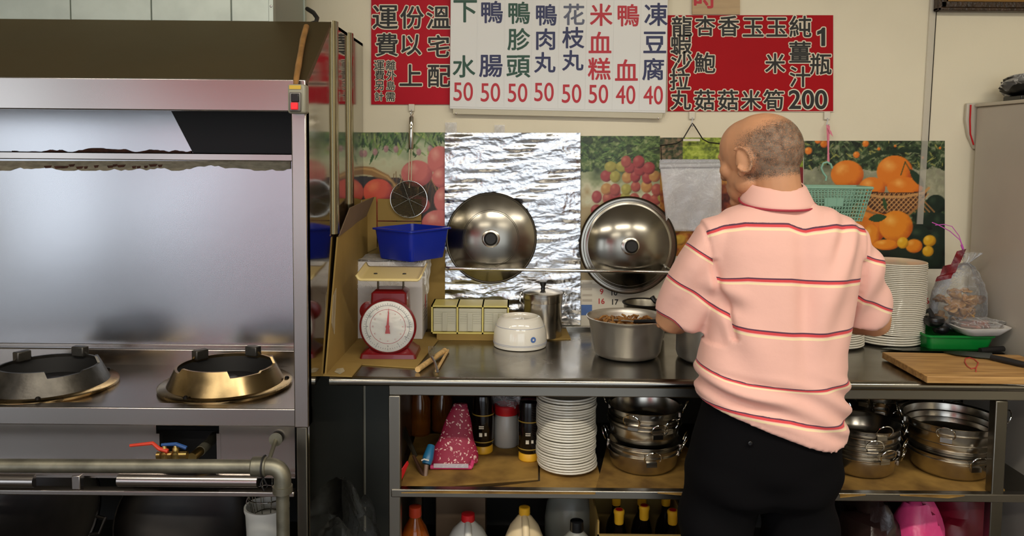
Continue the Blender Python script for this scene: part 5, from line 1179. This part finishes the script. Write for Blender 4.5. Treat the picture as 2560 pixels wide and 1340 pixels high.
jug(1311, 2.42, P(1311, 1268, 2.42).z, .066, 'jug_cream', 'yellow_cap', 'cream coloured jug with a yellow and red cap on the bottom shelf', .017)
jug(1442, 2.36, P(1442, 1302, 2.36).z, .070, 'jug_clear', 'black_plastic', 'translucent jug with a black cap on the bottom shelf', .020, False, .026)
jug(1425, 2.62, .42, .085, 'jug_clear', 'black_plastic', 'large dim translucent drum behind the black capped jug', .03, False, .02)
c_ = P(1180, 1290, 2.75); o = obj('cardboard_box', MB().box(c_.x-.12, c_.x+.05, 2.66, 2.84, BZ, .44), 'cardboard_brown', bevel=.003); tag(o, 'dim brown cardboard box at the back of the bottom shelf', 'box')
# crate with yellow capped bottles
kx0, kx1 = P(1492, 1320, 2.35).x, P(1722, 1320, 2.35).x; ky0, ky1 = 2.33, 2.62
kr = thing('carton_crate', 'open cardboard crate holding dark bottles with yellow caps', 'crate', ((kx0+kx1)/2, 2.47, BZ))
ktop = P(1500, 1336, 2.33).z
obj('front_panel', MB().box(kx0, kx1, ky0, ky0+.005, BZ, ktop), 'cardboard', kr, world=True); obj('back_panel', MB().box(kx0, kx1, ky1, ky1+.005, BZ, ktop+.05), 'cardboard', kr, world=True)
obj('side_panel', MB().box(kx0, kx0+.005, ky0, ky1, BZ, ktop+.04), 'cardboard', kr, world=True); obj('side_panel', MB().box(kx1-.005, kx1, ky0, ky1, BZ, ktop+.02), 'cardboard', kr, world=True)
obj('floor_panel', MB().box(kx0, kx1, ky0, ky1, BZ, BZ+.004), 'cardboard', kr, world=True)
bt0 = None; names = {(0,0): 'front left', (1,0): 'front middle', (2,0): 'front right', (0,1): 'back left', (1,1): 'back middle', (2,1): 'back right'}
for (i, j), nm in names.items():
    X_ = P((1547, 1605, 1681)[i], 1318, 2.39).x if j == 0 else P((1540, 1604, 1664)[i], 1290, 2.52).x; Y_ = (2.39, 2.52)[j]
    if i == 1 and j == 0: X_, Y_ = P(1612, 1340, 2.40).x, 2.42
    lab = '%s dark bottle with a yellow cap in the cardboard crate' % nm
    if bt0 is None:
        t = bt0 = thing('capped_bottle', lab, 'bottle', (X_, Y_, BZ+.0045), group='yellow capped bottles in the crate')
        obj('body', MB().lathe([(.030,0),(.033,.004),(.033,.15),(.028,.18),(.014,.21),(.0125,.245)], 28), 'bottle_dark', t, smooth=40)
        cp = obj('cap', MB().lathe([(.0135,.235),(.0145,.24),(.0150,.262),(.017,.270),(.0165,.276),(.014,.279),(0,.279)], 24), 'yellow_cap', t, smooth=30)
        obj('red_seal', MB().lathe([(.011,.279),(.011,.2797),(0,.2797)], 20), 'red_plastic', cp)
    else: dup(bt0, (X_, Y_, BZ+.0045), label=lab)
# bags at the right
c_ = P(2185, 1330, 2.42); o = obj('dark_bag', blob((c_.x, 2.46, .26), .095, .12, .165, 41, .14, z0=-.9), 'dark_bag'); tag(o, 'dark brown plastic bag on the bottom shelf beside the man\'s leg', 'bag')
c_ = P(2300, 1340, 2.38); o = obj('pink_bag', blob((c_.x, 2.40, .27), .075, .075, .17, 43, .18, z0=-.9), 'pink_bag'); tag(o, 'bright pink plastic bag on the bottom shelf', 'bag')
c_ = P(2400, 1330, 2.48); o = obj('crimson_bag', blob((c_.x+.01, 2.50, .26), .105, .10, .19, 44, .14, z0=-.8), 'dark_red_bag'); tag(o, 'dark crimson plastic bag behind the bright pink one', 'bag')
# clear bag on the floor between range and table
c_ = P(880, 1330, 2.45); o = obj('clear_bag', blob((c_.x, 2.5, .19), .085, .12, .19, 51, .22, 40, 26, z0=-.95), 'film_floor'); tag(o, 'crumpled clear plastic bag between the range and the table', 'bag')
# ------------------------------------------------------------------ the man
MY = 2.05; K = FPX/MY
def ip(v): return 1280+v[0]*K, 370+(1.5-v[2])*K              # flat (x, z) -> picture units used for his clothes
def wp3(px, py, Y): return Vector(((px-1280)/K, Y, 1.5-(py-370)/K))
def union(mb, voxel, it, fac=.5):
    me = bpy.data.meshes.new('tmp'); me.from_pydata(mb.v, [], mb.f); fix_normals(me)
    o = bpy.data.objects.new('tmp', me); C.objects.link(o)
    r = o.modifiers.new('r', 'REMESH'); r.mode = 'VOXEL'; r.voxel_size = voxel
    s = o.modifiers.new('s', 'SMOOTH'); s.factor = fac; s.iterations = it
    dg = bpy.context.evaluated_depsgraph_get(); out = bpy.data.meshes.new_from_object(o.evaluated_get(dg))
    bpy.data.objects.remove(o); bpy.data.meshes.remove(me); return out
def ering(c, rx, ry, n=32, e=2.4, u=Vector((1,0,0)), v=Vector((0,1,0))):
    out = []
    for i in range(n):
        a = 2*PI*i/n; ca, sa = math.cos(a), math.sin(a)
        out.append(Vector(c)+u*(rx*math.copysign(abs(ca)**(2/e), ca))+v*(ry*math.copysign(abs(sa)**(2/e), sa)))
    return out
def limb(mb, pts, rs, n=18, sub=5):
    pts = [Vector(p) for p in pts]; P2 = []; R2 = []
    for i in range(len(pts)-1):                                  # Catmull-Rom
        p0 = pts[max(0, i-1)]; p1 = pts[i]; p2 = pts[i+1]; p3 = pts[min(len(pts)-1, i+2)]
        for k in range(sub):
            t = k/sub; P2.append(.5*((2*p1)+(p2-p0)*t+(2*p0-5*p1+4*p2-p3)*t*t+(3*p1-p0-3*p2+p3)*t**3)); R2.append(rs[i]+(rs[i+1]-rs[i])*t)
    P2.append(pts[-1]); R2.append(rs[-1])
    d0 = (P2[0]-P2[1]).normalized(); d1 = (P2[-1]-P2[-2]).normalized()
    P2 = [P2[0]+d0*R2[0]*.95, P2[0]+d0*R2[0]*.7]+P2+[P2[-1]+d1*R2[-1]*.7, P2[-1]+d1*R2[-1]*.95]; R2 = [R2[0]*.3, R2[0]*.72]+R2+[R2[-1]*.72, R2[-1]*.3]
    return mb.tube(P2, R2, n)
def ellipsoid(mb, c, r, Mx, rot=None, nu=24, nv=14):
    rings = []
    for j in range(nv+1):
        t = .02+(PI-.04)*j/nv; rings.append([])
        for i in range(nu):
            a = 2*PI*i/nu; d = Vector((r[0]*math.sin(t)*math.cos(a), r[1]*math.sin(t)*math.sin(a), -r[2]*math.cos(t)))
            if rot: d = rot @ d
            rings[-1].append(Mx @ (Vector(c)+d))
    return mb.loft(rings)
# --- body (one skin): head, neck, trunk, arms, hands, legs
HC = P(1899, 384, 2.115); HS = 1.11
HM = Matrix.Translation(HC) @ Matrix.Rotation(R(37), 4, 'Z') @ Matrix.Rotation(R(-12), 4, 'X') @ Matrix.Scale(HS, 4)
bm_ = MB(); el = lambda c, r, rot=None: ellipsoid(bm_, c, r, HM, rot)
el((0,-.008,.006), (.077,.102,.088)); el((0,.022,.020), (.071,.076,.070)); el((0,.03,-.045), (.060,.062,.070)); el((0,.055,-.072), (.046,.042,.042))
el((0,.080,-.103), (.024,.020,.019)); el((0,.083,.008), (.050,.013,.013)); el((-.036,.066,-.028), (.026,.022,.022)); el((.036,.066,-.028), (.026,.022,.022))
limb(bm_, [HM @ Vector(p) for p in ((0,.088,.002), (0,.104,-.022), (0,.108,-.036))], [.008*HS, .011*HS, .013*HS])
el((-.012,.098,-.038), (.010,.011,.008)); el((.012,.098,-.038), (.010,.011,.008)); el((0,.094,-.062), (.022,.011,.007)); el((0,.092,-.075), (.020,.012,.008))
for s in (-1, 1):                                     # eyes, ears, jaw corners
    el((s*.032,.080,-.008), (.014,.010,.009)); el((s*.046,.018,-.066), (.020,.030,.026))
    Er = Matrix.Rotation(s*R(-22), 3, 'Z') @ Matrix.Rotation(R(-14), 3, 'X')
    el((s*.079,-.010,-.020), (.0065,.017,.030), Er)
    ec_ = Vector((s*.083,-.012,-.016)); pts = []
    for i in range(18):
        a = PI*1.55*i/17-PI*.30; pts.append(HM @ (ec_+Er @ Vector((s*.004, -.018*math.sin(a+.4)*1.0, .031*math.cos(a+.4)))))
    limb(bm_, pts, [.0042]*18, 8, 1); el((s*.080,.0,-.046), (.006,.009,.010), Er); el((s*.081,.006,-.024), (.005,.006,.009), Er)
NB = wp3(1955, 500, 2.075)
limb(bm_, [HM @ Vector((0,-.035,-.03)), HM @ Vector((0,-.035,-.085)), NB, NB+Vector((0,-.01,-.08))], [.060, .059, .064, .075])
for py, x0, x1, d, Yc in ((0,)*5,)[:0]: pass
bm_.loft([ering(wp3((a+b)/2, y, Yc), (b-a)/2/K, d) for y, a, b, d, Yc in ((520, 1860, 2060, .05, 2.075), (560, 1815, 2120, .08, 2.07), (640, 1805, 2130, .10, 2.065), (760, 1800, 2120, .10, 2.06), (920, 1785, 2105, .10, 2.055), (1080, 1775, 2100, .105, 2.05), (1180, 1770, 2095, .10, 2.05))])
AL = [wp3(1815, 590, 2.065), P(1748, 690, 2.085), P(1682, 790, 2.125)]
limb(bm_, AL, [.055, .050, .048])
WL = P(1698, 800, 2.335); limb(bm_, [AL[-1], P(1694, 800, 2.22), WL], [.044, .040, .029])
AR = [wp3(2115, 590, 2.065), P(2140, 690, 2.085), P(2186, 800, 2.125)]
limb(bm_, AR, [.055, .049, .045])
WR = P(2092, 800, 2.335); limb(bm_, [AR[-1], P(2140, 802, 2.22), WR], [.043, .039, .028])
def hand(w_, fwd, side, up, curl):                   # palm and five separate fingers closed on a handle; side points to the thumb
    fwd, side, up = fwd.normalized(), side.normalized(), up.normalized(); pc_ = w_+fwd*.045
    for k, off in enumerate((-.03, -.01, .01, .03)): limb(bm_, [w_+fwd*.005+side*off*.5, pc_+side*off, w_+fwd*.082+side*off], [.014, .0135, .0115], 10, 3)
    for k, (off, L_) in enumerate(((.033, .068), (.011, .076), (-.011, .071), (-.032, .056))):
        b = w_+fwd*.082+side*off; pts = [b]; ang = 0; q = b
        for s_, f_ in ((.45, .5), (.32, 1.25), (.25, 1.2)):
            ang += f_*curl; q = q+(fwd*math.cos(ang)-up*math.sin(ang))*L_*s_; pts.append(q)
        limb(bm_, pts, [.0098, .0090, .0084, .0074], 10, 3)
    b = w_+fwd*.025+side*.030; limb(bm_, [b, b+side*.022+fwd*.022-up*.012, b+side*.014+fwd*.050-up*.030, b+side*.000+fwd*.062-up*.036], [.0135, .0115, .0100, .0085], 10, 3)
hand(WL, Vector((-.12, 1, -.02)), Vector((-.2, 0, 1)) if False else Vector((1, .12, .1)), Vector((0, .05, 1)), 1.0)
hand(WR, Vector((-.45, .9, -.05)), Vector((-.9, -.45, .1)), Vector((0, .05, 1)), .8)
for x0, x1, x2, Yl in ((1825, 1818, 1815, 2.06), (2020, 2026, 2030, 2.045)):
    limb(bm_, [wp3(x0, 1150, Yl), wp3(x1, 1360, Yl), Vector(((x2-1280)/K, Yl, .25)), Vector(((x2-1280)/K, Yl+.01, .07))], [.080, .062, .050, .038])
    limb(bm_, [Vector(((x2-1280)/K, Yl-.03, .045)), Vector(((x2-1280)/K, Yl+.10, .032))], [.030, .026])
body = union(bm_, .0042, 5)
body.materials.clear(); body.materials.append(M['skin']); body.polygons.foreach_set('use_smooth', [True]*len(body.polygons))
man = bpy.data.objects.new('person', body); C.objects.link(man); man['_w'] = (0.0, 0.0, 0.0)
ox, oy_ = (1950-1280)/K, MY
body.transform(Matrix.Translation((-ox, -oy_, 0))); man.location = (ox, oy_, 0)
tag(man, 'man in a pink striped polo shirt and black trousers working at the counter', 'person')
ML = Vector((ox, oy_, 0))
def child(name, me, mt, par=man):
    me.materials.clear(); me.materials.append(M[mt] if isinstance(mt, str) else mt); me.polygons.foreach_set('use_smooth', [True]*len(me.polygons))
    me.transform(Matrix.Translation(-ML)); o = bpy.data.objects.new(name, me); C.objects.link(o); o.parent = par; return o
# --- hair: a thin stubble shell over the back and sides of the head
def hair():
    n = len(body.vertices); co = np.empty(n*3); body.vertices.foreach_get('co', co); co = co.reshape(-1, 3)
    no = np.empty(n*3); body.vertices.foreach_get('normal', no); no = no.reshape(-1, 3)
    inv = np.array((HM.inverted() @ Matrix.Translation(ML))); l = co @ inv[:3, :3].T+inv[:3, 3]
    x, y, z = l[:, 0], l[:, 1], l[:, 2]
    sm = lambda a, b, t: np.clip((t-a)/(b-a), 0, 1)**2*(3-2*np.clip((t-a)/(b-a), 0, 1))
    r = np.sqrt(x*x+y*y+z*z)
    den = sm(-.085, -.055, z+.25*np.minimum(0, y+.02)*0)*(1-sm(.015, .085, z+.35*(y+.02)))*(1-sm(-.012, .035, y-.3*np.maximum(0, z-.0)))*(r < .14)
    den *= 1-.85*np.exp(-((y+.008)/.022)**2-((z+.018)/.035)**2)*(np.abs(x) > .06)
    den = np.where(co[:, 2] > 1.35, den, 0)
    keep = den > .03; idx = -np.ones(n, int); idx[keep] = np.arange(keep.sum())
    fs = [tuple(int(idx[i]) for i in p.vertices) for p in body.polygons if all(keep[i] for i in p.vertices)]
    me = bpy.data.meshes.new('hair'); me.from_pydata((co+no*.0012)[keep].tolist(), [], fs)
    at = me.attributes.new('den', 'FLOAT', 'POINT'); at.data.foreach_set('value', den[keep].astype(np.float32))
    m = bpy.data.materials.new('stubble'); m.use_nodes = True; nt = m.node_tree; b = nt.nodes['Principled BSDF']; L = nt.links.new
    tc = nt.nodes.new('ShaderNodeTexCoord'); nz = nt.nodes.new('ShaderNodeTexNoise'); nz.inputs['Scale'].default_value = 420; nz.inputs['Detail'].default_value = 3; L(tc.outputs['Object'], nz.inputs['Vector'])
    n3 = nt.nodes.new('ShaderNodeTexNoise'); n3.inputs['Scale'].default_value = 60; L(tc.outputs['Object'], n3.inputs['Vector'])
    at_ = nt.nodes.new('ShaderNodeAttribute'); at_.attribute_name = 'den'
    a1 = nt.nodes.new('ShaderNodeMath'); a1.operation = 'MULTIPLY_ADD'; a1.inputs[1].default_value = 1.1; a1.inputs[2].default_value = -.86; L(nz.outputs[0], a1.inputs[0])
    a2 = nt.nodes.new('ShaderNodeMath'); a2.operation = 'MULTIPLY_ADD'; a2.inputs[1].default_value = .56; L(at_.outputs['Fac'], a2.inputs[0]); L(a1.outputs[0], a2.inputs[2])
    a3 = nt.nodes.new('ShaderNodeMath'); a3.operation = 'MULTIPLY'; a3.inputs[1].default_value = 2.2; a3.use_clamp = True; L(a2.outputs[0], a3.inputs[0]); L(a3.outputs[0], b.inputs['Alpha'])
    cr = nt.nodes.new('ShaderNodeValToRGB'); L(n3.outputs[0], cr.inputs[0]); cr.color_ramp.elements[0].position = .35; cr.color_ramp.elements[1].position = .65
    cr.color_ramp.elements[0].color = (*lin((76,68,60)), 1); cr.color_ramp.elements[1].color = (*lin((136,126,112)), 1); L(cr.outputs[0], b.inputs['Base Color']); b.inputs['Roughness'].default_value = .7
    me.materials.append(m); me.polygons.foreach_set('use_smooth', [True]*len(me.polygons))
    o = bpy.data.objects.new('hair', me); C.objects.link(o); o.parent = man; o['label'] = 'very short grey stubble around the bald crown'
hair()
for s in (-1, 1):                                     # eyebrows
    me = bpy.data.meshes.new('eyebrow'); mb = limb(MB(), [HM @ Vector((s*q, .089-6.5*q*q, .012)) for q in (.012, .030, .046)], [.003, .004, .003], 8, 3)
    me.from_pydata(mb.v, [], mb.f); fix_normals(me); child('eyebrow', me, mat('brow', (46,38,32), .8))
# --- shirt
hem = lambda px: float(np.interp(px, (1750, 1800, 1900, 2000, 2060, 2100, 2140), (992, 1010, 1046, 1086, 1106, 1102, 1074)))
sm_ = MB()
TR = ((976, 1754, 2128, .130, 2.05), (935, 1752, 2128, .132, 2.05), (870, 1764, 2124, .128, 2.052), (800, 1776, 2136, .126, 2.055), (700, 1784, 2156, .126, 2.062), (620, 1776, 2166, .120, 2.068), (575, 1778, 2160, .110, 2.070), (545, 1795, 2140, .096, 2.072), (520, 1825, 2102, .080, 2.074), (506, 1868, 2052, .070, 2.076), (494, 1886, 2030, .062, 2.078))
r0 = [Vector((v.x, v.y, 1.5-(hem(1280+v.x*K)-370)/K)) for v in ering(wp3(1944, 1000, 2.05), 190/K, .134, 48)]
rings = [r0]+[ering(wp3((a+b)/2, y, Yc), (b-a)/2/K, d, 48) for y, a, b, d, Yc in TR]
sm_.loft(rings)
SA, SB = wp3(1812, 592, 2.062), P(1706, 795, 2.118)
def sleeve(pts, rs, sq):
    rings = []
    for i, p in enumerate(pts):
        t = (pts[min(i+1, len(pts)-1)]-pts[max(i-1, 0)]).normalized(); u = Vector((0,1,0)); u = (u-t*u.dot(t)).normalized(); v = t.cross(u)
        rings.append(ering(p, rs[i], rs[i]*sq, 28, 2.2, v, u))
    sm_.loft(rings)
sleeve([wp3(1850, 580, 2.062), SA, P(1766, 665, 2.075), P(1734, 735, 2.095), SB], [.060, .072, .077, .077, .075], .9)
RA, RB = wp3(2118, 598, 2.062), P(2158, 796, 2.118)
sleeve([wp3(2085, 582, 2.062), RA, P(2138, 670, 2.075), P(2156, 735, 2.095), RB], [.056, .066, .068, .069, .065], .9)
shirt = union(sm_, .006, 7)
n = len(shirt.vertices); co = np.empty(n*3); shirt.vertices.foreach_get('co', co); co = co.reshape(-1, 3); no = np.empty(n*3); shirt.vertices.foreach_get('normal', no); no = no.reshape(-1, 3)
px = 1280+co[:, 0]*K; py = 370+(1.5-co[:, 2])*K
gs = lambda a, c_, w_: np.exp(-((a-c_)/w_)**2)
back = np.clip((2.10-co[:, 1])/.12, 0, 1)
seamL = 1757+(py-560)*.235; seamR = 2166-(py-575)*.10
isl = np.where(px < 1950, seamL-px, px-seamR); isl = np.where(py > 850, -40, isl)
d = np.zeros(n)
d += -.009*gs(px, 1985+.02*(py-700), 26)*gs(py, 720, 190)                                     # spine
d += .0035*np.sin((px*.9+py*.35)/9.0)*gs(px, 2085, 60)*gs(py, 590, 75)                         # pulled folds on the right shoulder
d += .0085*np.sin((py-.42*(px-1760)+14*np.sin(px/60))/9.5)*np.clip((py-905)/60, 0, 1)*(.6+.4*np.sin(px/70+1))   # bunched hem
d += .0045*np.sin((px*.8-py*.5)/24)*gs(py, 850, 70)*gs(px, 1830, 60)
d += .004*np.sin((px+.5*py)/21)*gs(px, 2060, 60)*gs(py, 720, 120)
d += .006*gs(py-.25*(px-1780), 705, 22)*gs(px, 1800, 45)-.006*gs(py-.25*(px-1780), 740, 20)*gs(px, 1800, 40)
d += -.007*np.exp(-(isl/9.0)**2)*(py > 640)*(py < 830)                                         # armhole crease
d += -.0022*np.exp(-(isl/4.5)**2)*(py <= 640)
d += .0035*np.sin((py*.6+px*.9)/17)*np.clip(isl/30, 0, 1)
d *= 2.0; hy = np.interp(px, (1750, 1800, 1900, 2000, 2060, 2100, 2140), (992, 1010, 1046, 1086, 1106, 1102, 1074)); d *= np.clip((hy-12-py)/30, 0, 1)
co2 = co+no*d[:, None]; shirt.vertices.foreach_set('co', co2.ravel())
xc = (1757, 1800, 1850, 1950, 1990, 2040, 2100, 2160)
CUR = [np.interp(px, xc, v) for v in ((330, 330, 330, 330, 330, 330, 330, 330), (572, 556, 546, 545, 556, 550, 548, 562), (690, 684, 676, 675, 678, 680, 680, 682), (784, 790, 797, 804, 806, 806, 803, 798), (905, 920, 930, 938, 941, 940, 934, 922), (988, 994, 1000, 1014, 1024, 1032, 1034, 1018), (1110, 1112, 1118, 1132, 1142, 1150, 1152, 1138))]
tv = np.zeros(n)
for k in range(len(CUR)-1):
    a, b = CUR[k], CUR[k+1]; inn = (py >= a) & (py < b); tv = np.where(inn, k+(py-a)/(b-a), tv)
tv = np.where(py >= CUR[-1], 6.0+.5, tv)
sc_l = ((px-1800)*-.55+(py-580)*.83-62)/92+3; sc_r = ((px-2130)*.35*-1+(py-600)*.95-120)/105+3
sv = np.where(px < 1950, sc_l, sc_r)
for nm, arr in (('stripe_t', tv), ('stripe_s', sv), ('sleeve', isl/20)):
    at = shirt.attributes.new(nm, 'FLOAT', 'POINT'); at.data.foreach_set('value', arr.astype(np.float32))
def shirt_mat():
    m = bpy.data.materials.new('polo_knit'); m.use_nodes = True; nt = m.node_tree; b = nt.nodes['Principled BSDF']; L = nt.links.new
    PINK, DK, RD, CR = (238,186,172), (92,60,78), (214,76,80), (244,220,178)
    def A(nm): q = nt.nodes.new('ShaderNodeAttribute'); q.attribute_name = nm; return q.outputs['Fac']
    def stripes(src):
        f = nt.nodes.new('ShaderNodeMath'); f.operation = 'FRACT'; L(src, f.inputs[0]); r = nt.nodes.new('ShaderNodeValToRGB'); r.color_ramp.interpolation = 'CONSTANT'; L(f.outputs[0], r.inputs[0]); e = r.color_ramp.elements
        e[0].position = 0; e[0].color = (*lin(DK), 1); e[1].position = .024; e[1].color = (*lin(RD), 1)
        for p_, c_ in ((.074, PINK), (.090, CR), (.135, PINK)): q = e.new(p_); q.color = (*lin(c_), 1)
        return r.outputs[0]
    gt_ = nt.nodes.new('ShaderNodeMath'); gt_.operation = 'GREATER_THAN'; gt_.inputs[1].default_value = 0; L(A('sleeve'), gt_.inputs[0])
    mx = nt.nodes.new('ShaderNodeMixRGB'); L(gt_.outputs[0], mx.inputs[0]); L(stripes(A('stripe_t')), mx.inputs[1]); L(stripes(A('stripe_s')), mx.inputs[2]); L(mx.outputs[0], b.inputs['Base Color'])
    b.inputs['Roughness'].default_value = .85; b.inputs['Sheen Weight'].default_value = .15; b.inputs['Specular IOR Level'].default_value = .2
    tc = nt.nodes.new('ShaderNodeTexCoord'); nz = nt.nodes.new('ShaderNodeTexNoise'); nz.inputs['Scale'].default_value = 14; nz.inputs['Detail'].default_value = 6; L(tc.outputs['Object'], nz.inputs['Vector'])
    bp = nt.nodes.new('ShaderNodeBump'); bp.inputs['Strength'].default_value = .25; bp.inputs['Distance'].default_value = .012; L(nz.outputs[0], bp.inputs['Height']); L(bp.outputs[0], b.inputs['Normal']); M['polo'] = m
shirt_mat()
so = child('polo_shirt', shirt, 'polo'); so['label'] = 'pink polo shirt with red, dark and cream stripes'
mat('polo_pink', (238,186,172), .85, sheen=.15, spec=.2)
cc_ = wp3(1953, 486, 2.078)
crs = [((.066, .060), .032, -4), ((.069, .063), .034, -4), ((.075, .069), .028, -3), ((.090, .086), -.004, 0), ((.095, .092), -.013, 0), ((.092, .089), -.014, 0), ((.068, .062), .018, -2)]
mb = MB(); rings = []
for (rx, ry), dz, dx in crs: rings.append([v+Vector((dx/K, 0, dz+.012*(v.y-2.078)/.06-.003*((v.x-cc_.x)/.09)**2*(dz < .02))) for v in ering(cc_, rx, ry, 44, 2.1)])
mb.loft(rings, cap=False); me = bpy.data.meshes.new('collar'); me.from_pydata(mb.v, [], mb.f); fix_normals(me); cl = child('collar', me, 'polo_pink', so)
me = bpy.data.meshes.new('collar_edge'); mb = MB().tube([v+Vector((0,0,-.0125+.012*(v.y-2.078)/.06-.003*((v.x-cc_.x)/.09)**2)) for v in ering(cc_, .0950, .0920, 44, 2.1)], .0028, 6, closed=True); me.from_pydata(mb.v, [], mb.f); fix_normals(me); child('collar_edge', me, mat('collar_red', (170,50,66), .8), so)
# --- trousers
tm_ = MB()
tm_.loft([ering(wp3((a+b)/2, y, Yc), (b-a)/2/K, d_, 40, 2.5) for y, a, b, d_, Yc in ((985, 1782, 2104, .112, 2.05), (1040, 1768, 2110, .116, 2.05), (1100, 1752, 2116, .124, 2.05), (1180, 1734, 2124, .130, 2.05), (1235, 1728, 2122, .118, 2.05), (1262, 1740, 2110, .09, 2.05))])
for pts in (((1150, 1830, .090), (1235, 1822, .097), (1340, 1815, .096), (1480, 1812, .088), (1640, 1812, .080), (1860, 1812, .076)), ((1150, 2012, .090), (1235, 2020, .098), (1340, 2026, .096), (1480, 2030, .088), (1640, 2032, .080), (1860, 2032, .076))):
    tm_.loft([ering(wp3(x, y, 2.05+.01*(i % 2)), r_, r_*1.08, 28, 2.3) for i, (y, x, r_) in enumerate([(min(y, 1790), x, r_) for y, x, r_ in pts])])
tr_m = union(tm_, .008, 6)
n = len(tr_m.vertices); co = np.empty(n*3); tr_m.vertices.foreach_get('co', co); co = co.reshape(-1, 3); no = np.empty(n*3); tr_m.vertices.foreach_get('normal', no); no = no.reshape(-1, 3)
px = 1280+co[:, 0]*K; py = 370+(1.5-co[:, 2])*K
d = .005*np.sin((py+.5*np.abs(px-1925))/22)*np.clip((py-1120)/80, 0, 1)+.004*np.sin((px-.6*py)/28)*gs(py, 1230, 80)
tr_m.vertices.foreach_set('co', (co+no*d[:, None]).ravel())
to = child('trousers', tr_m, 'trousers'); to['label'] = 'black cloth trousers'
bt_ = wp3(1858, 1074, 1.925); me = bpy.data.meshes.new('button'); mb = MB().lathe([(.006,0),(.006,.003),(.004,.004),(0,.003)], 16, bt_+Vector((0,.004,0)), Matrix.Rotation(PI/2, 4, 'X')); me.from_pydata(mb.v, [], mb.f); fix_normals(me); child('pocket_button', me, 'black_plastic', to)
for x2, Yl in ((1815, 2.06), (2030, 2.045)):
    X_ = (x2-1280)/K; mb = MB(); rs_ = []
    for y, w_, h_ in ((-.085, .030, .05), (-.07, .040, .075), (-.02, .042, .085), (.05, .044, .07), (.12, .046, .05), (.17, .038, .04), (.19, .02, .03)):
        rs_.append([(X_+w_*math.cos(a), Yl+y, max(.002, h_*.5+h_*.5*math.sin(a))) for a in [2*PI*i/20 for i in range(20)]])
    mb.loft(rs_); me = bpy.data.meshes.new('shoe'); me.from_pydata(mb.v, [], mb.f); fix_normals(me); child('shoe', me, 'shoe')
for o in bpy.data.objects:
    if '_w' in o: del o['_w']
